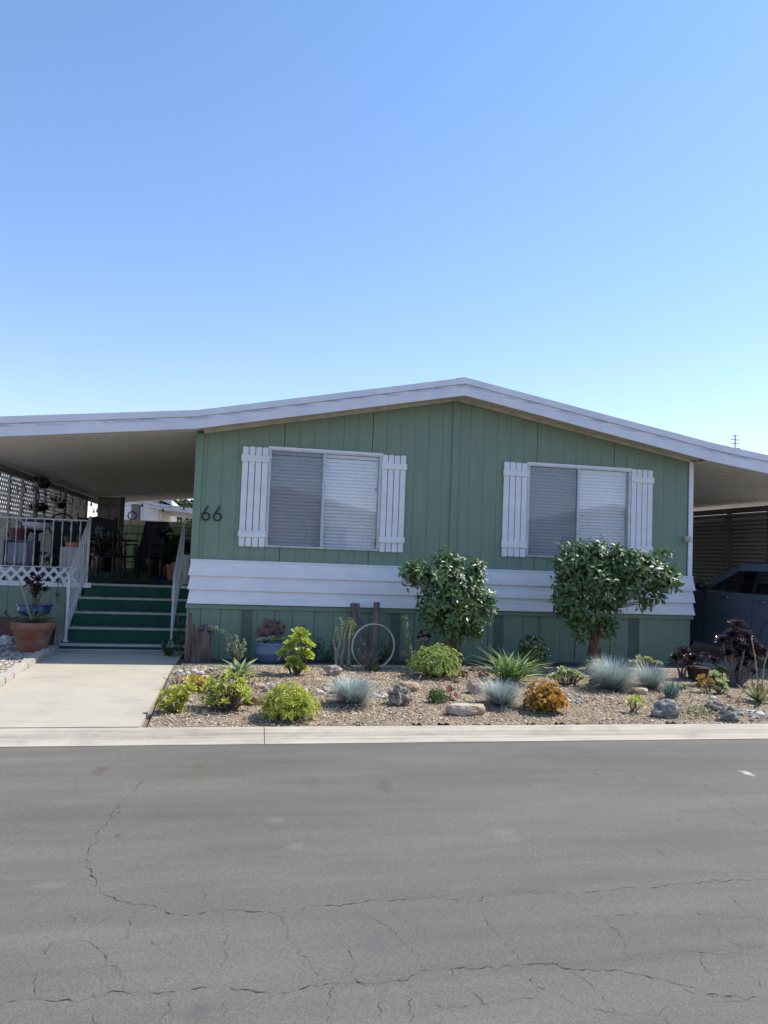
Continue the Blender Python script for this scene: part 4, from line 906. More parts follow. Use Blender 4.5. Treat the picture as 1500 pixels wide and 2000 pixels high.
# opposite side of the street: seen only mirrored in the windows
simple_house('street_house', -2, 7, -34, -24, 3.3, 1.0, 'pale home with white gable across the street, mirrored in the right window', M_cw, M_white, 'y', [(('y', -24, 1), 0, 1.6, 1.6, 2.8), (('y', -24, 1), 4, 5.6, 1.6, 2.8)])
simple_house('street_house', 14, 23, -34, -24, 3.3, 1.0, 'pale home further down the street, mirrored low in the right window', M_cw, M_white, 'y', [(('y', -24, 1), 16, 17.6, 1.6, 2.8)])
far_tree('street_tree', (9.5, -27, 0), 6.5, 2.3, 'round tree between the homes across the street, mirrored in the right window', L_tree, 2500, .4)
far_tree('street_tree', (-7, -29, 0), 6, 2.4, 'round tree across the street, mirrored in the left window', L_tree, 2500, .4)
g = Geo(); g.prism([(-22, -.02), (-22, .12), (-18.1, .12), (-18.1, -.02)], -60, 60, axis='x'); tag(g.build('far_pavement', M_curb), kind='structure')

# ================================================================== parked car
def build_car():
    XL, W = 8.05, 1.76; Y0 = -1.65; Lc = 4.1; zg = .205
    t = thing('parked_car', (XL+W/2, Y0+Lc/2, zg), 'dark grey blue boxy hatchback parked nose in under the carport', 'car')
    paint, nt, b = nodes('slate_car_paint'); b.inputs['Base Color'].default_value = (.10, .125, .165, 1); b.inputs['Roughness'].default_value = .3; b.inputs['Metallic'].default_value = 0; b.inputs['Coat Weight'].default_value = .5
    M_cg = glass_mat('car_glass', (.42, .46, .45), .05); M_tyre = mat('tyre_rubber', (.012, .012, .012), None, .85); M_rim = mat('alloy', (.45, .45, .47), None, .3, metal=.9, bs=0); M_pl = mat('black_trim', (.01, .01, .01), None, .5, bs=0)
    wy = (Y0+.72, Y0+.72+2.55); wr = .33; ar = .385; wz = zg+wr
    # side outline in (y,z), arches cut
    def arch(cy): return [(cy+ar*math.cos(a), wz+ar*math.sin(a)) for a in np.linspace(math.radians(-20), math.radians(200), 15)]
    low = zg+.21
    lower = [(Y0+.02, low+.08)]+arch(wy[0])[::-1]+arch(wy[1])[::-1]+[(Y0+Lc-.12, low), (Y0+Lc-.02, low+.12), (Y0+Lc, low+.4), (Y0+Lc-.06, 1.02), (Y0+Lc-.35, 1.14), (Y0+2.75, 1.235), (Y0+1.2, 1.28), (Y0+.12, 1.30), (Y0+.01, 1.1), (Y0-.03, .8)]
    bm = bmesh.new()
    secs = [(XL+.07, .0), (XL+.0, 1)]; n = len(lower)
    def yz(s_, y, z):  # tumblehome/barrel of the body side: inset in x by height
        return .05*max(0, (z-.95)/.35)**2 + .04*max(0, (.55-z)/.3)**1.5
    cols = []
    for side in (0, 1):
        vs = []
        for y, z in lower:
            ins = yz(0, y, z)+.10*max(0, (y-(Y0+Lc-.5))/.5)**2+.08*max(0, (Y0+.25-y)/.25)**2
            x = XL+ins if side == 0 else XL+W-ins
            vs.append(bm.verts.new((x, y, z)))
        cols.append(vs)
    bm.faces.new(cols[0]); bm.faces.new(cols[1][::-1])
    for i in range(n):
        j = (i+1) % n; bm.faces.new((cols[0][j], cols[0][i], cols[1][i], cols[1][j]))
    bmesh.ops.triangulate(bm, faces=[f for f in bm.faces if len(f.verts) > 4])
    bmesh.ops.recalc_face_normals(bm, faces=bm.faces)
    g = Geo(); bm.verts.index_update(); g.add([v.co[:] for v in bm.verts], [tuple(v.index for v in f.verts) for f in bm.faces]); bm.free(); g.build('body', paint, t, bevel=.02)
    # greenhouse
    zb, zr = 1.27, 1.70
    prof = [(Y0+.10, zb), (Y0+.12, 1.50), (Y0+.30, 1.685), (Y0+.9, 1.715), (Y0+1.5, 1.705), (Y0+1.8, 1.66), (Y0+2.48, 1.28), (Y0+2.5, zb-.03)]
    def ins(z): return .03+.14*(max(0, z-zb)/.43)
    V = [(XL+ins(z), y, z) for y, z in prof]+[(XL+W-ins(z), y, z) for y, z in prof]; n = len(prof)
    g = Geo(); g.add(V, [tuple(range(n)), tuple(range(2*n-1, n-1, -1))]+[(i, (i+1) % n, (i+1) % n+n, i+n) for i in range(n)])
    gl = g
    inner = [(Y0+.16, zb+.02), (Y0+.2, 1.5), (Y0+.34, 1.62), (Y0+1.95, 1.62), (Y0+2.6, zb+.03)]
    # shell: roof + pillars (paint), windows as glass quads, dark cabin floor
    sh = Geo()
    for sd_, xs in (('l', 1), ('r', -1)):
        X = lambda z, o=0: (XL+ins(z)+o) if xs == 1 else (XL+W-ins(z)-o)
        def sp(poly): # pillar polygon on the side, 3 cm thick
            a = [(X(z), y, z) for y, z in poly]; b_ = [(X(z, .03), y, z) for y, z in poly]; k = len(poly)
            sh.add(a+b_, [tuple(range(k)), tuple(range(2*k-1, k-1, -1))]+[(i, (i+1) % k, (i+1) % k+k, i+k) for i in range(k)])
        sp([(Y0+.10, zb), (Y0+.40, zb), (Y0+.44, 1.62), (Y0+.27, 1.67), (Y0+.12, 1.5)])      # D pillar
        sp([(Y0+.27, 1.625), (Y0+1.72, 1.615), (Y0+1.81, 1.655), (Y0+1.5, 1.70), (Y0+.9, 1.71), (Y0+.32, 1.685)])  # roof rail
        sp([(Y0+2.40, zb), (Y0+2.50, zb), (Y0+1.82, 1.66), (Y0+1.72, 1.62)])                   # A pillar
    # roof slab following the profile
    rp = [p for p in prof[2:6]]
    for (ya, za), (yb_, zb_) in zip(rp[:-1], rp[1:]):
        sh.add([(XL+ins(za), ya, za+.001), (XL+W-ins(za), ya, za+.001), (XL+W-ins(zb_), yb_, zb_+.001), (XL+ins(zb_), yb_, zb_+.001), (XL+ins(za)+.02, ya, za-.05), (XL+W-ins(za)-.02, ya, za-.05), (XL+W-ins(zb_)-.02, yb_, zb_-.05), (XL+ins(zb_)+.02, yb_, zb_-.05)], [(0, 1, 2, 3), (7, 6, 5, 4), (0, 4, 5, 1), (2, 6, 7, 3), (0, 3, 7, 4), (1, 5, 6, 2)])
    sh.build('roof', paint, t, bevel=.012)
    for xs in (1, -1):
        X = lambda z: (XL+ins(z)+.012) if xs == 1 else (XL+W-ins(z)-.012)
        for poly in ([(Y0+.41, zb), (Y0+1.22, zb), (Y0+1.24, 1.62), (Y0+.45, 1.62)], [(Y0+1.31, zb), (Y0+2.38, zb), (Y0+1.70, 1.62), (Y0+1.31, 1.62)]):
            g = Geo(); g.add([(X(z), y, z) for y, z in poly], [(0, 1, 2, 3)]); g.build('side_window', M_cg, t)
        g = Geo(); g.add([(X(z)-.004*xs, y, z) for y, z in [(Y0+1.22, zb), (Y0+1.31, zb), (Y0+1.31, 1.62), (Y0+1.24, 1.62)]], [(0, 1, 2, 3)]); g.build('pillar_trim', M_pl, t)
    g = Geo(); g.add([(XL+ins(1.28)+.02, Y0+2.48, 1.28), (XL+W-ins(1.28)-.02, Y0+2.48, 1.28), (XL+W-ins(1.66)-.02, Y0+1.81, 1.66), (XL+ins(1.66)+.02, Y0+1.81, 1.66)], [(0, 1, 2, 3)]); g.build('windscreen', M_cg, t)
    g = Geo(); g.add([(XL+ins(1.3)+.02, Y0+.11, 1.3), (XL+W-ins(1.3)-.02, Y0+.11, 1.3), (XL+W-ins(1.6)-.02, Y0+.24, 1.62), (XL+ins(1.6)+.02, Y0+.24, 1.62)], [(0, 1, 2, 3)]); g.build('rear_window', M_cg, t)
    for yy in (Y0+1.0, Y0+1.85):
        for xx in (XL+.45, XL+W-.45): g = Geo(); g.box(xx-.24, xx+.24, yy-.16, yy-.04, 1.0, 1.42); g.box(xx-.12, xx+.12, yy-.04, yy+.04, 1.44, 1.6); g.build('seat', M_blackcloth, t, bevel=.03)
    # doors seams, handles, mirror, wheels, lamps
    for seam in ([(Y0+1.27, 1.27), (Y0+1.27, .46)], [(Y0+2.40, 1.24), (Y0+2.45, .9), (Y0+2.38, .46)], [(Y0+.42, 1.27), (Y0+.52, .98), (Y0+.98, .86), (Y0+1.1, .60)]):
        g = Geo(); g.tube([(XL-.001+yz(0, y, z), y, z) for y, z in seam], .004, 4); g.build('door_seam', M_pl, t)
    for yy, zz in ((Y0+1.05, 1.165), (Y0+1.88, 1.185)): g = Geo(); g.box(XL-.03, XL-.012, yy-.1, yy+.1, zz-.014, zz+.014); g.box(XL-.013, XL+.02, yy-.1, yy-.07, zz-.012, zz+.012); g.box(XL-.013, XL+.02, yy+.07, yy+.1, zz-.012, zz+.012); g.build('door_handle', M_rim, t, bevel=.006)
    for xs in (-1, 1):
        xx = XL-.11 if xs < 0 else XL+W+.11; g = Geo(); g.ico((xx, Y0+2.30, 1.335), .12, 2, sq=(.9, .6, .62)); g.bar((xx-xs*.02, Y0+2.34, 1.3), (xx-xs*.13, Y0+2.40, 1.27), .05); g.build('mirror', M_pl, t, smooth=True)
    for xs, xx in ((0, XL+.03), (1, XL+W-.03)):
        for cy in wy:
            d = .2 if xs == 0 else -.2
            def disc(nm, m, prof, par, n=32):
                g = Geo(); a = np.arange(n)*2*math.pi/n; V = []
                for r, o in prof: V += [(xx+d*o, cy+r*math.cos(q), wz+r*math.sin(q)) for q in a]
                k = len(prof); F = [(i*n+j, i*n+(j+1) % n, (i+1)*n+(j+1) % n, (i+1)*n+j) for i in range(k-1) for j in range(n)]+[tuple(range((k-1)*n, k*n))]
                g.add(V, F); return g.build(nm, m, par, smooth=False)
            o = thing_part('wheel', t); disc('tyre', M_tyre, [(.2, 1), (wr-.03, 1), (wr, .85), (wr, .15), (wr-.03, 0), (.215, .0), (.21, .12)], o); disc('rim', M_pl, [(.21, .12), (.205, .2)], o)
            g = Geo()
            for q in range(5): an = q*2*math.pi/5+.3; g.bar((xx+d*.1, cy+.04*math.cos(an), wz+.04*math.sin(an)), (xx+d*.06, cy+.205*math.cos(an), wz+.205*math.sin(an)), .05, .02, 0, (1, 0, 0))
            g.build('spokes', M_rim, o)
            g = Geo(); a = np.linspace(0, 2*math.pi, 33); g.tube([(xx+d*.04, cy+.208*math.cos(q), wz+.208*math.sin(q)) for q in a], .014, 5, cap=False); g.build('rim_edge', M_rim, o)
    g = Geo(); g.box(XL+.1, XL+W-.1, Y0-.06, Y0+.06, .45, .72); g.build('bumper', M_pl, t, bevel=.03); g = Geo(); g.box(XL+.08, XL+W-.08, Y0+Lc-.08, Y0+Lc+.04, .42, .66); g.build('bumper', M_pl, t, bevel=.03)
    for xx in (XL+.12, XL+W-.24): g = Geo(); g.box(xx, xx+.12, Y0-.035, Y0+.03, .95, 1.25); g.build('taillight', mat('tail_red', (.25, .01, .01), None, .2, bs=0) if 'tail_red' not in bpy.data.materials else bpy.data.materials['tail_red'], t, bevel=.02)
    for xx in (XL+.1, XL+W-.35): g = Geo(); g.box(xx, xx+.25, Y0+Lc-.1, Y0+Lc-.01, .85, 1.02); g.build('headlight', M_rim, t, bevel=.03)
    g = Geo(); g.box(XL+.22, XL+W-.22, Y0+.3, Y0+Lc-.3, low, 1.1); g.build('underbody', M_dark, t)
def thing_part(name, parent):
    g = Geo(); o = bpy.data.objects.new(name, None); col.objects.link(o); o.parent = parent; return o
build_car()
c = onZ(1373, 1256, .25); t_ = None
g = Geo(); g.lathe([(.06, -.35), (.065, -.3), (.065, .3), (.06, .35)], (0, 0, 0), 14); V = g.v[0]; g.v[0] = np.stack([V[:, 2]+8.2, V[:, 0]+2.3, V[:, 1]+.27], 1)
tag(g.build('parking_stop', mat('stop_tan', (.30, .24, .17), None, .8)), 'tan rounded parking stop on the carport floor under the car', 'parking stop')
#@@PART3
# ================================================================== plants and stones
def leaves(t, parts, m, name='foliage'): return parts.build(name, m, t)
def fib_dirs(n, zmin=-.1):
    i = np.arange(n)+.5; z = zmin+(1-zmin)*(1-i/n); a = i*2.39996; r = np.sqrt(np.clip(1-z*z, 0, 1)); return np.stack([r*np.cos(a), r*np.sin(a), z], 1)
def mound(px, py, wpx, hpx, lab, leafm, rr=.035, nr=110, lk=13, name='succulent_mound', cat='succulent', tpl=None, wid=.45, seed=1, depth=None, p=None, e0=5, e1=75):
    p = G(px, py) if p is None else p; m = mpp(p); rx = wpx*m/2; h = hpx*m; ry = depth or rx*.85; t = thing(name, p, lab, cat)
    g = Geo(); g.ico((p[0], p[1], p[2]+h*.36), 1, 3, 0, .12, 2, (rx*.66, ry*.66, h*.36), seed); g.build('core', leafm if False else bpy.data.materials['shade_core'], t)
    st = Geo(); g = Geo()
    for d in fib_dirs(nr, -.25):
        d = d+rng.normal(size=3)*.09; k = 1+.22*mnoise.noise(Vector(tuple(d*2.1+seed)))+.06*rng.normal()
        c = np.array([p[0]+d[0]*rx*k*.88, p[1]+d[1]*ry*k*.88, p[2]+h*.33+d[2]*h*.62*k])
        if c[2] < p[2]+.01: c[2] = p[2]+.01
        nrm = d/np.linalg.norm(d)+np.array([0, 0, .45]); r = rr*random.uniform(.75, 1.25)
        M, T = rosette_M(c, nrm, r, lk, e0, e1, wid); g.scatter(tpl or SPAT, M, T, rnd=np.clip(rng.normal(.5, .12, lk)+rng.normal()*.2, 0, 1))
    g.build('foliage', leafm, t); return t
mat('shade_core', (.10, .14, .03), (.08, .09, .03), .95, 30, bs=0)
def rosette_plant(p, specs, lab, leafm, stemm_, cat='succulent', name='aeonium', tpl=None, wid=.42, lk=34, e0=0, e1=80, shrink=.35):
    # specs: list of (dx, dy, dz, radius, normal)
    t = thing(name, p, lab, cat); s = Geo(); p = np.array(p); stemm = M_woodgrey if leafm is L_pur else stemm_
    for i, (dx, dy, dz, r, nrm) in enumerate(specs):
        c = p+np.array([dx, dy, dz]); n = np.array(nrm, float); n /= np.linalg.norm(n)
        s.tube(branch_path(p+np.array([dx*.15, dy*.15, -.02]), c-n*.01, 5, .04, i), np.linspace(.013, .008, 6)*min(1.3, max(.6, r/.08)), 6)
        M, T = rosette_M(c, n, r, lk, e0, e1, wid, shrink); g = Geo(); g.scatter(tpl or SPAT, M, T, rnd=np.clip(rng.normal(.5, .13, lk)+rng.normal()*.15, 0, 1)); g.build('rosette', leafm, t)
    s.build('stem', stemm, t); return t
def fescue(px, py, wpx, hpx, lab, k=1500, group='blue fescue grass clumps in the bed'):
    p = G(px, py); m = mpp(p); R0 = wpx*m/2; h = hpx*m; p[1] += R0*.45; p[2] = gz(p[0], p[1]); t = thing('fescue_clump', p, lab, 'ornamental grass', group); g = Geo()
    V = []; F = []; tip = []; rn = []; n = 0
    for i in range(k):
        a = random.uniform(0, 2*math.pi); e = math.radians(random.triangular(4, 88, 48)); L = random.uniform(.75, 1.12)*(R0*math.cos(e)*1.05+h*math.sin(e))
        d = np.array([math.cos(a), math.sin(a)]); sd_ = np.array([-d[1], d[0], 0])*.0021; b = np.array([p[0]+d[0]*random.uniform(0, .03), p[1]+d[1]*random.uniform(0, .03), p[2]]); bend = random.uniform(.02, .25)
        for j, q in enumerate((0, .35, .7, 1)):
            ee = e-bend*q*1.2; pt = b+np.array([d[0]*math.cos(ee)*L*q, d[1]*math.cos(ee)*L*q, math.sin(max(ee, -.2))*L*q]); wq = (1, .9, .6, .1)[j]
            V += [pt-sd_*wq, pt+sd_*wq]; tip += [q, q]
        r_ = random.random(); rn += [r_]*8; F += [(n+2*j, n+2*j+1, n+2*j+3, n+2*j+2) for j in range(3)]; n += 8
    g.add(V, F, tip=tip, rnd=rn); g.build('blades', L_fesc, t); return t
def rock(px, py, wpx, hpx, lab, m_, seed, amp=.22, flat=0, depth=.7, group=None, sub=4, freq=1.6, p=None, rz=0, sink=.25):
    p = G(px, py) if p is None else p; m = mpp(p); rx = wpx*m/2; hz = hpx*m/(2-sink*1.2); c = (p[0], p[1]+rx*depth*.5, p[2]+hz*(1-sink*1.6))
    g = Geo(); g.ico((0, 0, 0), 1, sub, 0, amp, freq, (rx, rx*depth, hz), seed, flat); V = g.v[0]; V += np.array([c[0], c[1], c[2]])
    o = g.build('rock', m_); me = o.data; me.transform(Matrix.Translation((-c[0], -c[1], -c[2]))); o.location = c; tag(o, lab, 'rock', group); return o

L_yg = leafmat('yellow_green_leaf', (.36, .44, .06), (.60, .60, .12), .3, .4, .35)
L_yg2 = leafmat('lime_leaf', (.30, .42, .05), (.55, .60, .10), .3, .4, .35)
L_sage = leafmat('fresh_green_leaf', (.24, .36, .08), (.44, .50, .15), .3, .45, .3)
L_fesc = leafmat('blue_grass', (.24, .31, .31), (.48, .56, .57), .3, .6, .15, .3, .1, 1)
L_or = leafmat('orange_aeonium_leaf', (.42, .36, .06), (.66, .30, .12), .35, .4, .35, tstart=.6)
L_gold = leafmat('golden_leaf', (.38, .36, .05), (.60, .42, .09), .3, .4, .35)
L_pale = leafmat('pale_green_leaf', (.30, .40, .20), (.52, .55, .26), .25, .4, .3)
L_pur = leafmat('black_purple_leaf', (.026, .014, .019), (.060, .022, .024), .5, .27, .06, 1.0)
L_pink = leafmat('pink_leaf', (.30, .14, .13), (.45, .15, .16), .3, .5, .25)
L_peach = leafmat('peach_leaf', (.50, .35, .16), (.62, .38, .24), .3, .6, .2)
L_gr = leafmat('garden_green_leaf', (.07, .15, .035), (.14, .22, .06), .4, .4, .3)
L_dkg = leafmat('deep_green_leaf', (.03, .07, .02), (.05, .10, .025), .5, .35, .2)
L_agave = leafmat('agave_leaf', (.16, .25, .13), (.28, .34, .14), .3, .45, .2)
L_grey = leafmat('grey_green_leaf', (.16, .21, .13), (.30, .35, .22), .3, .55, .2)
L_blue = leafmat('blue_succulent_leaf', (.13, .22, .20), (.22, .34, .30), .25, .5, .15)
L_wine = leafmat('wine_rosette_leaf', (.10, .05, .04), (.20, .08, .06), .3, .5, .1)
L_dry = leafmat('dry_leaf', (.25, .17, .12), (.34, .26, .18), .4, .8, .15)
M_stem = mat('succulent_stem', (.20, .15, .10), (.13, .09, .06), .9, 20)
M_stemp = mat('pale_stem', (.36, .32, .24), (.26, .22, .16), .85, 14, bs=.4)
def rockmat(n, a, b, sc_=6, st=(1, 1, 1)): return mat(n, a, b, .9, sc_, st, .9, .015, fine=22, lo=.38, hi=.6)
R_tan = rockmat('tan_rock', (.50, .42, .32), (.34, .24, .17), 5); R_dark = rockmat('lava_rock', (.14, .115, .095), (.38, .32, .26), 16); R_grey = rockmat('grey_rock', (.38, .37, .34), (.13, .125, .115), 9, (1, 1, 4)); R_white = rockmat('white_rock', (.62, .60, .55), (.48, .45, .40), 7); R_brown = rockmat('brown_rock', (.36, .26, .20), (.20, .14, .11), 9); R_pinkr = rockmat('pink_rock', (.42, .33, .28), (.30, .22, .18), 9)

# --- camellias
def camellia(base, lobes, stems, lab, nleaf, seed, leaf_len=.085, fork=None):
    random.seed(seed); t = thing('camellia_shrub', base, lab, 'shrub'); s = Geo(); b = np.array(base)
    for i, (q, r) in enumerate(lobes):
        j = i % stems; s0 = b+np.array([(j-(stems-1)/2)*.06, .02*(j % 2), 0]); mid = s0*.45+np.array(q)*.55; mid[0] = s0[0]*.6+q[0]*.4
        if fork is not None: s0 = b+(s0-b)*.5; mid = np.array(fork)+np.array([(j-1)*.05, 0, random.uniform(-.06, .06)])
        P = branch_path(s0, mid, 5, .06, seed+i)[:-1]+branch_path(mid, q, 5, .05, seed+i+20)
        s.tube(P, np.linspace(.034 if i < stems else .018, .007, len(P)), 7)
        for k in range(5):
            d = rng.normal(size=3); d /= np.linalg.norm(d); d[2] = abs(d[2])*.7; s.tube(branch_path(q, np.array(q)+d*r*.8, 3, .05, k+i), [.007, .005, .004, .002], 5)
    s.build('stem', M_bark, t)
    vol = np.array([r[0]*r[1] if isinstance(r, tuple) else r**2 for q, r in lobes]); vol = vol/vol.sum(); g = Geo(); Ms = []; Ts = []; Rn = []
    for (q, r), f in zip(lobes, vol):
        nt_ = int(nleaf*f/7)
        for _ in range(nt_):
            d = rng.normal(size=3); d /= np.linalg.norm(d); rr = random.random()**.38; c = np.array(q)+d*r*.9*rr*np.array((1, .8, .85))*(1+.45*mnoise.noise(Vector(tuple(d*3.5+seed)))+(.35 if random.random() < .05 else 0))
            axis = d*.7+np.array([0, -.05, .55])+rng.normal(size=3)*.35; axis /= np.linalg.norm(axis)
            k = random.choice((5, 6, 7, 8)); L = leaf_len*random.uniform(.7, 1.15)
            M, T = rosette_M(c, axis, L, k, -25, 45, .46, .7, .2); ph = np.linspace(0, .06, k)[:, None]*axis
            Ms.append(M); Ts.append(T+ph); Rn.append(np.clip(rng.normal(.5, .2, k), 0, 1))
    g.scatter(ELL, np.concatenate(Ms), np.concatenate(Ts), rnd=np.concatenate(Rn)); g.build('foliage', L_cam, t); return t
L_cam = leafmat('camellia_leaf', (.078, .155, .038), (.10, .19, .05), .55, .48, .25, 1.0)
_b = L_cam.node_tree.nodes['Principled BSDF']; _b.inputs['Coat Weight'].default_value = .6; _b.inputs['Coat Roughness'].default_value = .45
def lobesY(lst, Y): 
    out = []
    for px, py, r, dy in lst: c = onY(px, py, Y+dy); out.append(((c[0], c[1], c[2]), r*mpp(c)))
    return out
b1 = onY(887, 1284, -.42); b1[2] = .2
camellia(b1, lobesY([(822, 1120, 34, .02), (868, 1118, 42, -.1), (925, 1122, 36, -.05), (905, 1155, 44, -.22), (850, 1165, 40, -.08), (935, 1170, 32, -.02), (845, 1205, 32, .04), (895, 1200, 42, -.12), (935, 1210, 24, .0), (880, 1235, 32, .0), (925, 1240, 20, .05), (805, 1128, 18, .05), (795, 1118, 11, .0), (960, 1190, 11, -.1), (880, 1098, 16, -.1)], -.86), 4, 'smaller round camellia shrub with glossy leaves below the left window side', 3700, 11, .102, onY(888, 1228, -.7))
b2 = onY(1165, 1285, -.42); b2[2] = .2
camellia(b2, lobesY([(1115, 1105, 34, -.05), (1160, 1092, 42, -.12), (1215, 1100, 40, -.2), (1265, 1112, 38, -.15), (1303, 1125, 28, -.05), (1320, 1135, 16, -.05), (1120, 1140, 38, .0), (1175, 1135, 44, -.2), (1230, 1140, 38, -.1), (1285, 1145, 26, .0), (1108, 1180, 30, .0), (1150, 1195, 32, -.05), (1200, 1175, 26, .0), (1120, 1215, 18, .05), (1150, 1222, 14, .08), (1192, 1212, 16, .0), (1255, 1178, 16, .0), (1135, 1243, 15, -.05), (1190, 1238, 14, -.05), (1298, 1080, 9, -.05), (1090, 1150, 16, .0), (1285, 1170, 9, -.1), (1110, 1078, 14, -.1)], -.88), 3, 'wide umbrella shaped camellia shrub overlapping the right window', 5400, 23, .112, onY(1160, 1195, -.75))

# --- shaded strip beside the wall
def stump(px, py, wpx, hpx, Y, lab, seed, top, mt):
    c = onY(px, py, Y); c[2] = .19; m = mpp(c); r = wpx*m/2; h = hpx*m; g = Geo(); n = 36; a = np.arange(n)*2*math.pi/n; V = []; K = 14
    for k in range(K):
        z = k/(K-1); 
        for q in a:
            rr = r*(1+.12*math.sin(q*3+seed)+.10*mnoise.noise(Vector((math.cos(q)*4, math.sin(q)*4, seed+z*1.2)))-.05*abs(math.sin(q*8+3*mnoise.noise(Vector((q, z*2, seed)))))+(.18*(1-z)**3))
            hh = h*(1+top*(math.cos(q+.6*seed))*.5+.16*mnoise.noise(Vector((math.cos(q)*3, math.sin(q)*3, seed*3))))
            V.append((c[0]+rr*math.cos(q), c[1]+rr*.8*math.sin(q), c[2]+hh*z))
    F = [(i*n+j, i*n+(j+1) % n, (i+1)*n+(j+1) % n, (i+1)*n+j) for i in range(K-1) for j in range(n)]; tc = len(V); V.append((c[0], c[1], c[2]+h*.86)); F += [((K-1)*n+j, (K-1)*n+(j+1) % n, tc) for j in range(n)]
    g.add(V, F); return tag(g.build('stump', mt), lab, 'stump', None)
stump(392, 1292, 34, 57, -.34, 'thick weathered grey brown stump with split grain at the house corner', 3, .15, M_wood)
stump(372, 1290, 17, 82, -.28, 'tall jagged pointed slab of driftwood behind the thick stump', 5, .55, M_wood)
c = onY(403, 1232, -.2); o = Geo().ico((0, 0, 0), 1, 4, 0, .45, 2.4, (.11, .08, .07), 4).build('wood_chunk', M_woodgrey); o.location = c; tag(o, 'gnarled chunk of driftwood resting on the stump tops', 'driftwood')
for px, h_, lab in ((350, .5, 'dark leafy vine climbing beside the inner stair railing'), (330, .22, 'low dark weed at the foot of the stairs')):
    c = onY(px, 1285, .2 if px > 340 else .1); c[2] = .2; t_ = thing('leafy_vine', c, lab, 'plant'); g = Geo(); s = Geo(); pts = []
    for i in range(7):
        e = c+np.array([random.uniform(-.13, .1), random.uniform(-.1, .1), h_*random.uniform(.5, 1.1)]); P = branch_path(c, e, 5, .1, i); s.tube(P, .003, 4); pts += P[1:]
    for q in pts: M, T = rosette_M(q, (random.uniform(-1, 1), -.4, 1), .05, 6, -20, 40, .5); g.scatter(ELL, M, T)
    s.build('stem', M_bark, t_); g.build('foliage', L_dkg, t_)
# blue planter
c = onY(527, 1290, -.33); c[2] = .19; m = mpp(c); t_ = thing('blue_planter', c, 'wide ribbed blue ceramic planter against the skirting, filled with succulents', 'planter'); g = Geo(); r = 31*m
prof = [(r*.62, 0), (r*.8, .04), (r*.97, .12)]+[(r*(1.0+.012*(i % 2)), .13+.012*i) for i in range(10)]+[(r*1.05, .255), (r*1.06, .275), (r*.98, .275), (r*.95, .23)]
g.lathe([(a, b+.19) for a, b in prof], (c[0], c[1], 0), 40); g.build('pot', mat('blue_grey_glaze', (.10, .18, .28), (.13, .21, .31), .35, 4, bs=.05), t_, smooth=True)
g = Geo(); g.lathe([(r*.93, .43), (r*.1, .44)], (c[0], c[1], 0), 24); g.build('soil', M_soil, t_)
g = Geo(); 
for _ in range(14): M, T = rosette_M((c[0]+random.uniform(-.9, .2)*r, c[1]-random.uniform(0, .8)*r, .47+random.uniform(0, .03)), (random.uniform(-.5, .5), -.6, 1), .05, 22, 5, 80, .4); g.scatter(SPAT, M, T)
g.build('pale_rosettes', leafmat('ghost_leaf', (.30, .33, .28), (.40, .40, .33), .2, .6, .1), t_)
g = Geo()
for _ in range(9): M, T = rosette_M((c[0]+random.uniform(0, .95)*r, c[1]-random.uniform(0, .7)*r, .48+random.uniform(0, .04)), (random.uniform(-.5, .5), -.6, 1), .045, 18, 5, 80, .4); g.scatter(SPAT, M, T)
g.build('green_rosettes', L_sage, t_)
g = Geo(); g.ico((c[0]-.02, c[1]+.05, .60), .13, 3, 0, .5, 2.6, (1, .7, 1.05), 8); g.build('rough_stone', mat('pink_brown_stone', (.22, .13, .11), (.13, .08, .07), .95, 9, bs=.9, bd=.02), t_)
g = Geo()
for q in ((-.05, .70), (.03, .62), (.09, .74), (-.1, .58), (.13, .62), (.15, .70)): M, T = rosette_M((c[0]+q[0], c[1]-.08, q[1]-.04), (random.uniform(-.5, .5), -1, .5), .055, 20, 0, 80, .35); g = Geo(); g.scatter(SPAT, M, T); g.build('wine_rosette', L_wine, t_)
# wall vines
for px, py, h_, lab in ((612, 1290, .42, 'dark wispy plant in shade against the skirting right of the yellow aeonium'), (640, 1292, .25, 'low dark plant in shade beside the bare stems'), (745, 1292, .3, 'dark twiggy plant in shade behind the hoop')):
    c = onY(px, py, -.28); c[2] = .2; t_ = thing('shade_plant', c, lab, 'plant'); g = Geo(); s = Geo(); pts = []
    for i in range(9):
        e = c+np.array([random.uniform(-.2, .2), random.uniform(-.1, .1), h_*random.uniform(.4, 1.1)]); P = branch_path(c, e, 5, .1, i); s.tube(P, .003, 4); pts += P[1:]
    for q in pts: M, T = rosette_M(q, (random.uniform(-1, 1), -.4, 1), .045, 5, -20, 40, .5); g.scatter(ELL, M, T)
    s.build('stem', M_bark, t_); g.build('foliage', L_dkg, t_)
# weathered Y of fence posts, hoop
def wood_post(a, b, r, seed, mt, nm='wooden_post', lab='', top_cut=.05, twin=False):
    g = Geo(); P = branch_path(a, b, 8, .02, seed); n = 18; 
    for off in ((0,), (0, r*1.3))[twin]:
        Q = [p_+np.array([off*(i/8)**1.0, .02*(off > 0), 0]) for i, p_ in enumerate(P)]; s0 = g.n
        g.tube(Q, [r*(1-.25*i/8)*(.85 if twin else 1) for i in range(9)], n)
        V = g.v[-1]; 
        for i in range(9):
            for j in range(n):
                k = i*n+j; d = V[k]-Q[i]; V[k] = Q[i]+d*(1+.16*mnoise.noise(Vector((math.cos(j*.35)*3+seed, math.sin(j*.35)*3, i*.3+off*9)))-.12*(j % 4 == 0))
    return tag(g.build(nm, mt), lab, 'post')
a = onY(722, 1268, -.30); a[2] = .19; b = onY(688, 1178, -.2); wood_post(a+[-.02, 0, 0], b, .052, 3, M_woodgrey, lab='forked grey driftwood post leaning left behind the hoop', twin=True)
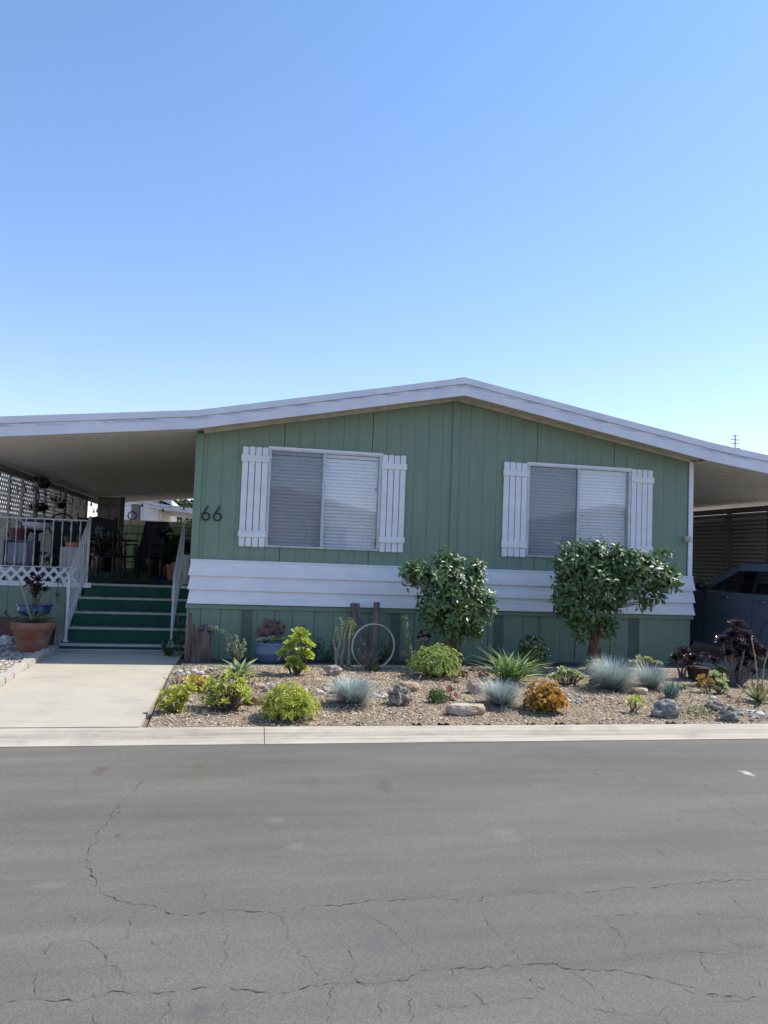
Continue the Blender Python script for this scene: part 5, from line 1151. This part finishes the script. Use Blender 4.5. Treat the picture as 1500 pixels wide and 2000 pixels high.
a2 = a+[.07, .05, 0]; b = onY(736, 1176, -.2); wood_post(a2, b, .058, 9, M_woodgrey, lab='grey weathered post standing upright behind the hoop, right of the forked one')
c = onZ(729, 1304, .26); t_ = thing('wheel_hoop', (c[0], -.82, .25), 'large pale metal wheel hoop standing upright in the bed', 'hoop')
cc = onY(729, 1262, -.80); m = mpp(cc); R0 = 44*m; g = Geo(); a = np.linspace(0, 2*math.pi, 65); V = []; 
ax = np.array([math.cos(.15), math.sin(.15), 0]); nr_ = np.array([-ax[1], ax[0], 0]); zz = np.array([0, 0, 1.])
for q in a[:-1]:
    e = ax*math.cos(q)+zz*math.sin(q)
    for rr, o_ in ((R0, -.022), (R0, .022), (R0-.009, .022), (R0-.009, -.022)): V.append(cc+e*rr+nr_*o_)
n = 64; F = [(i*4+j, i*4+(j+1) % 4, ((i+1) % n)*4+(j+1) % 4, ((i+1) % n)*4+j) for i in range(n) for j in range(4)]
g.add(V, F); g.build('ring', mat('pale_rusty_metal', (.56, .52, .44), (.42, .33, .24), .7, 5, lo=.45, hi=.75), t_)
# three bare stems with green tufts
c = G(668, 1300); c[1] = -.78; c[2] = gz(c[0], c[1]); t_ = thing('pencil_plant', c, 'cluster of thick pale bare stems topped with narrow green leaves', 'plant'); m = mpp(c); g = Geo(); s = Geo()
for i, (dx0, dx1, h_) in enumerate(((-16, -15, 70), (-6, 3, 84), (6, 10, 90), (12, 6, 66), (-12, -8, 88), (2, 16, 78), (-2, -24, 52))):
    P = branch_path(c+np.array([dx0*m, random.uniform(-.02, .02), -.01]), c+np.array([dx1*m, random.uniform(-.04, .04), h_*m]), 8, .035, i); s.tube(P, np.linspace(.019 if i < 4 else .008, .009, 9), 8)
    for q in range(5 if i < 6 else 1):
        M, T = rosette_M(np.array(P[-1])+np.array([random.uniform(-.02, .02), 0, -.035*q+.02]), (random.uniform(-.4, .4), random.uniform(-.4, .2), 1), .055, 13, 5, 75, .16); g.scatter(LANCE, M, T)
s.build('stem', M_stemp, t_, smooth=True); g.build('foliage', L_sage, t_)
# dried cluster in the hoop
c = G(722, 1308); t_ = thing('dried_succulent', c, 'dried brown succulent cluster with curled stems inside the hoop', 'succulent'); m = mpp(c); g = Geo(); s = Geo()
for i in range(20):
    e = c+np.array([random.uniform(-24, 22)*m, random.uniform(-.08, .1), random.uniform(14, 38 if i else 60)*m]); P = branch_path(c+[random.uniform(-.06, .06), 0, 0], e, 5, .12, i); s.tube(P, [.007, .006, .006, .005, .004, .003], 5); M, T = rosette_M(e, (random.uniform(-.4, .4), -.3, 1), .03, 10, 10, 70, .4); g.scatter(SPAT, M, T)
s.build('stem', M_stem, t_); g.build('foliage', L_dry, t_)
c = G(733, 1310); mound(733, 1310, 26, 14, 'little green succulent tuft at the foot of the dried cluster', L_gr, .02, 40, 9, p=c)
# cholla like stem
c = onY(803, 1290, -.66); c[2] = .2; t_ = thing('spiny_cactus', c, 'tall thin leaning cactus with pale spines left of the smaller camellia', 'cactus'); tp = onY(791, 1204, -.72); P = branch_path(c, tp, 12, .015, 5); s = Geo(); s.tube(P, np.linspace(.034, .017, 13), 10); s.build('stem', mat('cactus_green', (.12, .18, .08), (.2, .24, .12), .8, 30), t_, smooth=True)
g = Geo(); Ms = []; Ts = []
for i in range(260):
    f = random.random(); q = c+(tp-c)*f; a = random.uniform(0, 6.28); d = np.array([math.cos(a), math.sin(a), random.uniform(-.2, .7)]); d /= np.linalg.norm(d); s_ = np.cross(d, [0, 0, 1]); s_ /= np.linalg.norm(s_); L = random.uniform(.02, .035)
    Ms.append(np.stack([d*L, s_*.005, np.cross(d, s_)*L], 1)); Ts.append(q+d*(.034-.017*f)*.8)
g.scatter(LANCE, np.array(Ms), np.array(Ts)); g.build('spines', leafmat('pale_spine', (.40, .38, .20), (.6, .56, .38), .2, .6, .1), t_)
# agave with grey green shrub and arching twig behind
def blades(p, k, L, lab, leafm, name='agave', cat='agave', e0=15, e1=80, wid=.13, tpl=LANCED, kw=None):
    t = thing(name, p, lab, cat); g = Geo(); M, T = rosette_M(p, (0, -.05, 1), L, k, e0, e1, wid, .55, .25); g.scatter(tpl, M, T); g.build('leaves', leafm, t); return t
c = G(470, 1322); m = mpp(c); blades(c+[0, 0, .0], 15, 64*m, 'pointed bluish green agave rising behind the yellow green succulents', L_agave, e0=22, e1=72, wid=.22)
c = G(462, 1306); c[1] = -.75; t_ = thing('grey_shrub', c, 'small grey green shrub with one arching leafy twig reaching left to the stump', 'shrub'); m = mpp(c); s = Geo(); g = Geo()
for i in range(16):
    e = c+np.array([random.uniform(-24, 18)*m, random.uniform(-.12, .05), random.uniform(18, 50)*m]); P = branch_path(c, e, 5, .06, i); s.tube(P, .004, 5)
    for q in P[2:]+[P[-1]+np.array([0, 0, .02])]: M, T = rosette_M(q, (random.uniform(-1, 1), -.5, 1), .03, 9, -20, 60, .5); g.scatter(ELL, M, T)
arc = [c+np.array([dx*m, -.02, dz*m]) for dx, dz in ((0, 0), (0, 22), (-6, 42), (-18, 56), (-36, 64), (-56, 72))]; s.tube(arc, .004, 5)
for i in range(30):
    f = random.uniform(1.5, 4.99); k = int(f); q = arc[k]+(arc[k+1]-arc[k])*(f-k); M, T = rosette_M(q, (random.uniform(-1, 1), -.6, random.uniform(-.5, 1)), .045, 5, -10, 50, .22); g.scatter(LANCE, M, T)
s.build('stem', M_stem, t_); g.build('foliage', L_grey, t_)
def px_ros(px, py, lst, lab, leafm, name='aeonium', cat='succulent', p=None, **k):
    p = G(px, py) if p is None else p; m = mpp(p)
    return rosette_plant(p, [((x-px)*m, random.uniform(-.05, .05)+dy, (py-y)*m, r*m, (nx, -.45+random.uniform(-.2, .2), .9)) for x, y, r, dy, nx in lst], lab, leafm, M_stem, cat, name, **k)
px_ros(577, 1318, [(582, 1240, 20, 0, .1), (596, 1257, 17, -.05, .5), (566, 1262, 19, .0, -.4), (590, 1280, 23, -.08, .3), (551, 1278, 15, 0, -.6), (570, 1292, 18, -.05, 0), (589, 1305, 15, -.05, .4), (562, 1305, 10, 0, -.2), (602, 1278, 12, 0, .8), (575, 1252, 16, .05, -.1)], 'upright branching aeonium with big yellow green rosettes beside the blue planter', L_yg2, lk=70, wid=.32)
px_ros(345, 1390, [(325, 1357, 18, 0, -.4), (345, 1352, 18, .05, 0), (367, 1347, 18, .05, .4), (335, 1372, 19, -.05, -.3), (320, 1380, 16, 0, -.6), (352, 1368, 18, -.02, .2), (332, 1386, 15, -.08, -.3), (314, 1370, 13, 0, -.8), (358, 1358, 15, 0, .5), (340, 1362, 17, 0, 0), (350, 1382, 13, -.08, .1)], 'branching green rosette succulent at the walkway corner of the bed', L_yg, lk=48, wid=.32)
c = G(362, 1402); rosette_plant(c, [(0, 0, .02, .035, (0, -.3, 1))], 'single tiny green rosette in front of the corner succulent', L_sage, M_stem, lk=20)
px_ros(385, 1350, [(376, 1332, 22, 0, -.3), (394, 1334, 19, .03, .3), (368, 1344, 15, -.03, -.5), (386, 1344, 17, -.06, 0), (400, 1346, 13, -.05, .5)], 'golden yellow cupped aeonium rosettes behind the corner succulent', L_gold, lk=34)
t_ = thing('spiky_plant', G(345, 1345), 'thin reddish brown spiky leaves rising at the walkway edge', 'plant'); g = Geo(); M, T = rosette_M(G(345, 1345), (-.1, 0, 1), .2, 16, 25, 80, .07, .5, .2); g.scatter(LANCE, M, T); g.build('leaves', leafmat('brown_blade', (.17, .11, .10), (.26, .18, .14), .3), t_)
p = G(445, 1385); m = mpp(p); rnd_l = [(random.uniform(396, 482), 0, 0, 0, 0) for _ in range(90)]
px_ros(445, 1385, [(x, 1374-(1-.6*abs(x-440)/60)*58*random.random()-4, random.uniform(10, 15), random.uniform(-.16, .16), (x-450)/60) for x, *_ in rnd_l], 'loose sprawling yellow green succulent with many small rosettes on bare stems', L_yg, lk=15, tpl=LANCE, wid=.34, e0=20, name='sprawling_succulent')
px_ros(488, 1340, [(470, 1312, 9, 0, 0), (485, 1318, 9, 0, .3), (462, 1322, 8, 0, -.2), (497, 1325, 8, 0, .6), (478, 1326, 9, -.05, .1)], 'small bright yellow succulent tuft under the agave', L_yg, lk=15, tpl=LANCE, wid=.34)
mound(563, 1404, 108, 64, 'dense round yellow green succulent ball near the kerb', L_yg, .028, 640, 12, seed=3)
mound(850, 1322, 100, 58, 'wide green succulent mound in front of the smaller camellia', L_sage, .032, 500, 14, seed=5)
px_ros(822, 1278, [(824, 1250, 8, 0, 0), (816, 1254, 7, 0, -.3), (830, 1247, 6, 0, .4)], 'peach coloured flowering stalk behind the wide green mound', L_peach, lk=14, p=onY(822, 1278, -.95), name='flower_stalk', cat='flower')
px_ros(802, 1300, [(788, 1279, 8, 0, -.4), (795, 1284, 6, 0, -.2)], 'small peach rosettes leaning out left of the wide green mound', L_peach, lk=16, name='flower_stalk', cat='flower')
px_ros(905, 1300, [(905, 1291, 9, 0, .2)], 'single small peach rosette right of the wide green mound', L_peach, lk=18)
px_ros(828, 1290, [(828, 1238, 17, 0, -.1), (840, 1232, 12, .03, .4), (818, 1246, 10, .03, -.4)], 'dark purple aeonium in shade left of the smaller camellia trunk', L_pur, lk=40, p=np.array([*onY(828, 1290, -.35)[:2], .2]))
mound(853, 1372, 38, 26, 'small tight green rosette clump in front of the pink rosettes', L_gr, .022, 110, 12, seed=7)
px_ros(880, 1368, [(876, 1350, 13, 0, -.1), (888, 1361, 10, -.02, .5), (872, 1364, 8, -.04, 0)], 'dusty pink open rosettes beside the small green clump', L_pink, lk=24, wid=.55, e0=20, tpl=ROUND)
mound(1066, 1390, 76, 50, 'orange and yellow cupped aeonium cluster with red edges', L_or, .055, 85, 20, 'aeonium', 'succulent', ROUND, .6, 13, e0=22, e1=82)
# strappy clump and dark shrub
c = G(997, 1332); m = mpp(c); t_ = thing('lily_clump', c, 'clump of long arching strap leaves between the mound and the dark shrub', 'plant'); g = Geo()
for i in range(5): M, T = rosette_M(c+np.array([random.uniform(-14, 14)*m, random.uniform(-.05, .05), 0]), (random.uniform(-.3, .3), -.05, 1), random.uniform(62, 90)*m, 26, 38, 88, .05, .55, .25); g.scatter(leaf_tpl('lance', -.42, .018), M, T)
g.build('leaves', leafmat('strap_leaf', (.13, .23, .07), (.30, .40, .16), .35, .4, .3), t_)
c = onY(1040, 1308, -.62); c[2] = gz(c[0], -.72); t_ = mound(1040, 1308, 66, 62, 'dark green leafy bush in shade between the strap leaves and the wide camellia', L_dkg, .05, 90, 9, 'leafy_bush', 'shrub', ELL, .4, 9, p=c)
g = Geo(); g = Geo()
def paddle(px, py, wpx, hpx, lab, k=34, leafm=None):
    p = G(px, py); m = mpp(p); t = thing('paddle_succulent', p, lab, 'succulent'); g = Geo(); s = Geo()
    for i in range(k):
        x = random.uniform(-.5, .5)*wpx*.9*m; h_ = (1-.5*abs(x)/(wpx*.5*m))*hpx*m*random.uniform(.45, .95); c = p+np.array([x, random.uniform(-.08, .08), h_]); s.tube(branch_path(p+[x*.5, 0, 0], c, 3, .04, i), .005, 5); M, T = rosette_M(c-[0, 0, .02], (x*2, -.3, 1), .055, 11, 25, 85, .75, .6); g.scatter(ROUND, M, T)
    s.build('stem', M_stem, t); g.build('leaves', leafm or L_pale, t); return t
paddle(1107, 1338, 64, 40, 'pale green paddle leaved succulent left of the wide camellia trunk')
paddle(1166, 1318, 46, 34, 'pale green paddle leaved succulent touching the left of the largest fescue', 24)
paddle(1262, 1310, 56, 32, 'pale green paddle leaved succulent behind the two right fescues', 26)
fescue(690, 1381, 90, 46, 'blue fescue clump left of the dark lava rock', 1800)
fescue(983, 1383, 76, 46, 'blue fescue clump between the long flat rock and the orange aeoniums', 1500)
fescue(1206, 1352, 84, 60, 'largest blue fescue clump below the wide camellia', 2000)
fescue(1277, 1348, 60, 48, 'smaller blue fescue clump right of the largest one', 1200)
c = G(1311, 1364); m = mpp(c); t_ = thing('blue_sticks', c, 'cluster of upright blue green finger leaves right of the fescues', 'succulent'); g = Geo()
for i in range(16): M, T = rosette_M(c+np.array([random.uniform(-14, 14)*m, random.uniform(-.06, .06), 0]), (random.uniform(-.3, .3), -.1, 1), random.uniform(26, 36)*m, 7, 48, 88, .075, .7, .3); g.scatter(leaf_tpl('stick', .1, .03), M, T)
g.build('leaves', L_blue, t_)
blades(G(1335, 1346), 16, .14, 'pale green pointed rosette between the finger leaves and the purple aeonium', L_agave, wid=.2)
px_ros(1235, 1390, [(1237, 1368, 17, 0, .1), (1228, 1374, 12, -.03, -.5), (1247, 1376, 11, -.02, .6)], 'small lime green rosette plant on a short stem near the kerb', L_yg2, lk=26)
px_ros(1333, 1326, [(1333, 1278, 21, 0, 0), (1322, 1290, 17, 0, -.6), (1346, 1288, 17, -.03, .6), (1333, 1296, 16, -.06, 0)], 'smaller black purple aeonium on one stem at the driveway corner', L_pur, lk=64, wid=.26)
c = G(1377, 1334); m = mpp(c); t_ = thing('brown_pot', c, 'dark brown pot of purple leaves between the two purple aeoniums', 'potted plant'); g = Geo(); g.lathe([(.10, c[2]-.02), (.135, c[2]+.14), (.145, c[2]+.17), (.125, c[2]+.17)], (c[0], c[1]+.15, 0), 22); g.build('pot', mat('rust_brown_pot', (.03, .017, .015), (.05, .028, .02), .8), t_)
g = Geo()
for _ in range(7): M, T = rosette_M((c[0]+random.uniform(-.14, .14), c[1]+.12, c[2]+.23+random.uniform(0, .08)), (random.uniform(-.6, .6), -.4, 1), .085, 30, 0, 80, .28); g.scatter(SPAT, M, T)
g.build('foliage', L_pur, t_)
p_ = G(1435, 1341)
px_ros(1430, 1345, [(1437, 1228, 20, 0, 0), (1420, 1246, 17, .0, -.5), (1442, 1248, 21, -.06, .2), (1403, 1258, 17, 0, -.6), (1425, 1264, 18, -.05, -.2), (1450, 1262, 20, 0, .4), (1474, 1262, 17, .05, .6), (1465, 1280, 22, -.08, .3), (1440, 1284, 20, -.05, 0), (1415, 1280, 15, 0, -.5), (1484, 1290, 16, 0, .7), (1445, 1302, 16, -.05, 0), (1460, 1318, 17, -.08, .3), (1432, 1312, 13, 0, -.2), (1398, 1300, 14, .1, -.3), (1410, 1318, 13, .1, 0), (1432, 1240, 14, -.03, 0), (1456, 1270, 17, -.1, .1), (1480, 1275, 16, -.05, .5), (1436, 1270, 17, -.1, -.1), (1454, 1292, 18, -.1, .2)], 'large many headed black purple aeonium in front of the parked car', L_pur, lk=60, wid=.3, p=p_)
mound(1400, 1350, 36, 36, 'round dark green rosette behind the pale succulents near the big purple aeonium', L_gr, .04, 40, 16, seed=11, p=G(1405, 1342))
px_ros(1388, 1352, [(1368, 1330, 14, 0, -.4), (1380, 1338, 15, -.04, -.1), (1362, 1342, 12, -.04, -.5)], 'orange yellow cupped rosettes left of the pale green ones at the right', L_or, lk=22, wid=.55, e0=20, tpl=ROUND)
px_ros(1405, 1354, [(1398, 1320, 13, .05, 0), (1400, 1334, 15, 0, .1), (1393, 1348, 12, -.06, -.2), (1412, 1346, 13, -.04, .5), (1414, 1330, 11, 0, .5)], 'pale green layered rosettes below the big purple aeonium', L_pale, lk=24, wid=.55, e0=20, tpl=ROUND)
c = G(1482, 1372); m = mpp(c); t_ = blades(c, 30, 52*m, 'reddish green aloe rosette with two tall dry flower stalks at the right edge', leafmat('aloe_leaf', (.16, .20, .08), (.30, .26, .12), .3), 'aloe', 'aloe', 12, 80, .2, leaf_tpl('lance', .25, .05))
g = Geo(); 
for dx0, dx1, h_ in ((2, -18, 125), (6, 26, 118)): g.tube(branch_path(c+[dx0*m, 0, 0], c+np.array([dx1*m*.4, 0, h_*m*.6]), 6, .01, 1)+branch_path(c+np.array([dx1*m*.4, 0, h_*m*.6]), c+np.array([dx1*m, 0, h_*m]), 4, .03, 2)[1:], .006, 6)
g.build('flower_stalk', M_stemp, t_)
# trailing weed mat
c0 = G(1370, 1392); g = Geo(); Ms = []; Ts = []
for i in range(190):
    x = c0[0]+random.gauss(0, .17); y = c0[1]+random.gauss(0, .10); M, T = rosette_M((x, y, gz(x, y)+random.uniform(0, .035)), (random.uniform(-.6, .6), -.3, 1), .035, 7, 0, 50, .25); g.scatter(LANCE, M, T)
tag(g.build('ground_creeper', leafmat('straw_green', (.22, .24, .10), (.38, .34, .18), .4)), 'thin straw green creeping weeds between the grey rock and the dark rock', None, None, 'stuff')
g = Geo()
for px, py, k, sx, sy in ((560, 1350, 90, .25, .12), (500, 1330, 60, .15, .1), (930, 1310, 90, .2, .12), (880, 1330, 40, .2, .1), (420, 1318, 60, .25, .05), (1020, 1315, 40, .3, .05), (760, 1330, 50, .3, .1), (1350, 1375, 60, .5, .1)):
    c0 = G(px, py)
    for i in range(k):
        x = c0[0]+random.gauss(0, sx); y = c0[1]+random.gauss(0, sy)
        if not (-.1 < x < 8.2 and -3.7 < y < -.72): continue
        M, T = rosette_M((x, y, gz(x, y)+.012), (random.uniform(-1, 1), random.uniform(-1, 1), .5), random.uniform(.03, .07), 1, -10, 30, .35); g.scatter(ELL, M, T)
tag(g.build('dry_leaves', L_dry), 'scattered dry brown leaves and twigs on the mulch', None, None, 'stuff')
# rocks
rock(652, 1320, 31, 21, 'pitted pale rock behind the leftmost fescue', R_pinkr, 3, .3)
rock(668, 1342, 32, 20, 'smooth pinkish rock just behind the leftmost fescue', R_tan, 4, .2)
rock(496, 1377, 36, 27, 'pale rock with dark top beside the round yellow green ball', R_brown, 6, .3, flat=.6)
rock(507, 1346, 20, 12, 'flat tan stone behind the dark topped rock', R_tan, 7, .15)
rock(533, 1350, 13, 16, 'small white egg shaped stone above the yellow green ball', R_white, 8, .08)
rock(519, 1352, 12, 11, 'small tan stone left of the white egg shaped stone', R_tan, 9, .15)
rock(782, 1378, 42, 36, 'rough dark lava rock in the middle of the bed', R_dark, 10, .42, freq=2.6)
rock(800, 1350, 44, 20, 'smooth flat cream rock behind the lava rock', R_tan, 11, .14, flat=.75)
rock(796, 1366, 18, 16, 'small tan stone pressed against the lava rock', R_tan, 12, .2)
rock(912, 1398, 78, 30, 'long flat cream slab rock near the kerb', R_tan, 13, .16, flat=.55, depth=.45)
rock(931, 1356, 36, 28, 'angular cream rock left of the second fescue', R_tan, 14, .3)
rock(1041, 1345, 16, 13, 'small tan rock behind the orange aeoniums', R_tan, 15, .2)
rock(1252, 1357, 34, 17, 'cream rock tucked under the two right fescues', R_tan, 16, .22, flat=.6)
rock(1163, 1337, 24, 18, 'brown rock left of the largest fescue base', R_brown, 18, .25)
rock(1305, 1402, 52, 34, 'large grey layered rock near the kerb at the right', R_grey, 17, .3, depth=.6)
rock(1431, 1410, 38, 30, 'grey pitted rock at the right near the kerb', R_grey, 19, .3, freq=2.2)
rock(1405, 1390, 42, 22, 'very dark low rock behind the grey pitted rock', R_dark, 20, .35)
rock(1394, 1367, 15, 8, 'small flat white stone below the pale rosettes', R_white, 21, .1)
rock(1486, 1400, 20, 10, 'flat light stone at the right edge of the bed', R_white, 22, .1)
for i, (px, py, w_, h_, lab) in enumerate(((350, 1317, 13, 9, 'leftmost white stone of the row along the edging strip'), (367, 1320, 12, 9, 'small white stone second in the row along the edging strip'), (379, 1317, 16, 11, 'largest white stone in the row along the edging strip'), (392, 1319, 14, 9, 'rightmost white stone of the row along the edging strip'), (402, 1326, 12, 8, 'low white stone behind the golden rosettes'))):
    rock(px, py, w_, h_, lab, R_white, 30+i, .12, sub=3, group='white stones along the edging strip')
for i, (px, py, w_, h_) in enumerate(((610, 1352, 14, 8), (625, 1356, 16, 8), (638, 1352, 12, 9), (650, 1356, 15, 9), (1135, 1364, 13, 7), (745, 1362, 15, 6), (757, 1366, 12, 5), (1290, 1312, 12, 6), (930, 1404, 9, 6), (1425, 1363, 10, 8))):
    rock(px, py, w_, h_, ['small grey stone left end of the pebble patch by the leftmost fescue', 'flat white stone second in the pebble patch by the leftmost fescue', 'small white stone third in the pebble patch by the leftmost fescue', 'tan stone touching the leftmost fescue', 'little grey stone below the wide camellia paddle plant', 'flat grey stone left of the lava rock', 'tiny flat grey stone beside the lava rock', 'low grey stone behind the finger leaves', 'small brown stone in front of the long slab rock', 'small brown stone under the big purple aeonium'][i], [R_grey, R_white, R_white, R_tan, R_grey, R_grey, R_grey, R_grey, R_brown, R_brown][i], 50+i, .15, sub=3)

# --- left side pots
c = onY(53, 1283, -.06); c[2] = gzl(0, -.06); m = mpp(c); t_ = thing('terracotta_pot', (c[0], c[1]+.22, c[2]), 'large terracotta pot with agave and a tall pale stalk on the gravel', 'potted plant'); x, y, z = c[0], c[1]+.22, c[2]
g = Geo(); g.lathe([(.17, z), (.175, z+.01), (.205, z+.17), (.208, z+.18), (.215, z+.185), (.235, z+.27), (.24, z+.275), (.262, z+.28), (.272, z+.37), (.268, z+.385), (.24, z+.385), (.235, z+.33)], (x, y, 0), 48); g.build('pot', mat('stained_terracotta', (.24, .085, .045), (.29, .16, .11), .9, 4, (1, 1, 1.6), .3, .003, fine=50, lo=.42, hi=.72), t_, smooth=True)
g = Geo(); g.lathe([(.236, z+.33), (.02, z+.345)], (x, y, 0), 24); g.build('soil', M_soil, t_)
g = Geo(); M, T = rosette_M((x, y, z+.34), (0, -.1, 1), .38, 22, 15, 70, .14, .5, .2); g.scatter(LANCED, M, T); g.build('agave_leaves', leafmat('pot_agave_leaf', (.10, .15, .09), (.16, .21, .12), .3), t_)
g = Geo(); tp = onY(36, 1128, y-.1); tp2 = onY(58, 1140, y-.05); md = np.array([x, y, z+.34])*.35+tp*.65; g.tube(branch_path((x, y, z+.34), tp, 8, .012, 3), np.linspace(.015, .006, 9), 7); g.tube([md, (md+tp2)/2+[0, 0, -.01], tp2], [.009, .007, .004], 5); g.build('flower_stalk', M_stemp, t_, smooth=True)
c = onY(66, 1215, .75); t_ = thing('blue_pot', (c[0], .75, .2), 'dark blue low pot on a stand with a tall purple aeonium behind the terracotta pot', 'potted plant'); x = c[0]; z = onY(66, 1200, .75)[2]
g = Geo(); g.lathe([(.10, z-.32), (.13, z-.3), (.03, z-.26), (.03, z-.06), (.1, z-.02)], (x, .75, 0), 16); g.build('stand', M_black, t_)
g = Geo(); g.lathe([(.1, z-.02), (.19, z+.02), (.215, z+.08), (.2, z+.085), (.235, z+.13), (.23, z+.145), (.19, z+.14)], (x, .75, 0), 32); g.build('pot', M_blue, t_, smooth=True)
sp = []
for px, py, r in ((58, 1142, 12), (73, 1134, 14), (78, 1148, 13), (88, 1153, 10), (70, 1158, 14), (66, 1146, 10)): q = onY(px, py, .72); sp.append((q, r*mpp(q)))
g = Geo(); s = Geo()
for q, r in sp: s.tube(branch_path((x, .75, z+.1), q, 5, .04, int(q[2]*99)), [.012, .011, .01, .009, .008, .007], 6); M, T = rosette_M(q, (random.uniform(-.5, .5), -.7, .7), r, 34, 5, 80, .34); g.scatter(SPAT, M, T)
s.build('stem', M_stem, t_); g.build('foliage', leafmat('brown_purple_leaf', (.035, .018, .02), (.07, .035, .035), .4, .4, .1), t_)
c = onY(22, 1232, .9); t_ = pot_thing(c[0]-.05, 1.0, gzl(0, 1)+.12, .3, .22, M_brownpot, 'long low red brown planter box of small plants behind the terracotta pot', L_dk, .14, None, True, k=80, shape=LANCE)
c = onY(88, 1222, .35); t_ = thing('small_plant', c, 'small yellowish green potted plant tucked behind the terracotta rim', 'potted plant'); g = Geo(); g.lathe([(.06, gzl(0, .5)), (.09, gzl(0, .5)+.3)], (c[0]+.02, .5, 0), 14); g.build('pot', M_black, t_)
g = Geo()
for _ in range(6): M, T = rosette_M((c[0]+random.uniform(-.06, .07), .5, c[2]-.03+random.uniform(-.05, .06)), (random.uniform(-.5, .5), -.7, .7), .05, 14, 0, 70, .4); g.scatter(SPAT, M, T)
g.build('foliage', L_gr, t_)
rock(8, 1262, 26, 20, 'white rock in the shade left of the terracotta pot', R_white, 61, .25, p=np.array([*onZ(8, 1262, .22)[:2], .23]))
c = onY(114, 1130, 2.27); t_ = thing('wall_ornament', (c[0], 2.24, c[2]), 'thin wrought iron cross ornament with hearts hanging on the green skirt', 'ornament'); m = mpp(c); x = c[0]; z = c[2]
g = Geo(); g.tube([(x, 2.26, z+.02), (x, 2.26, z-.38)], .004, 4); g.tube([(x-.07, 2.26, z-.06), (x+.07, 2.26, z-.06)], .004, 4); g.tube([(x+.075*math.cos(q), 2.26, z-.12+.06*math.sin(q)) for q in np.linspace(0, math.pi, 9)], .003, 4); g.build('cross', M_black, t_)
g = Geo(); g.prism([(x, z-.30), (x-.03, z-.25), (x-.02, z-.225), (x, z-.24), (x+.02, z-.225), (x+.03, z-.25)], 2.25, 2.256); g.build('heart', M_brownpot, t_)
random.seed(3)

WL = ['below the lava rock', 'below the small green rosette clump', 'left of centre below the long slab rock', 'below the second fescue', 'below the orange aeonium cluster', 'below the paddle succulents', 'below the leftmost fescue', 'in front of the large grey layered rock']
M_fab = mat('black_fabric', (.02, .02, .022), None, .9, bs=0)
for wi, (px, w_) in enumerate(((815, 20), (868, 26), (955, 12), (1040, 18), (1098, 22), (1180, 10), (700, 9), (1320, 24))):
    g = Geo(); c = onZ(px, 1417, .14); m = mpp(c); V = []
    for i in range(7): V += [(c[0]+(i/6-.5)*w_*m, -3.735, .13), (c[0]+(i/6-.5)*w_*m, -3.739+.004*(i % 2), .147+.010*math.sin(i*1.9)+.006*(w_ > 18))]
    g.add(V, [(2*i, 2*i+2, 2*i+3, 2*i+1) for i in range(6)])
    tag(g.build('weed_fabric', M_fab), 'torn black weed fabric at the kerb '+WL[wi], 'fabric', 'torn weed fabric scraps along the kerb')

M_clod = rockmat('earth_clod', (.27, .165, .11), (.17, .11, .08), 12)
for i, (px, py, w_, h_, lab) in enumerate(((905, 1322, 22, 14, 'reddish brown earth clod right of the wide green mound'), (925, 1312, 16, 10, 'small reddish earth clod under the strap leaves at left'), (945, 1322, 20, 12, 'reddish brown earth clod directly below the strap leaf clump'), (893, 1334, 12, 8, 'small earth clod in front of the wide green mound'), (1150, 1312, 14, 9, 'brown earth clod at the foot of the wide camellia'), (1002, 1340, 14, 8, 'brown earth clod between the strap leaves and the second fescue'))):
    rock(px, py, w_, h_, lab, M_clod, 80+i, .35, sub=3, freq=2.5)
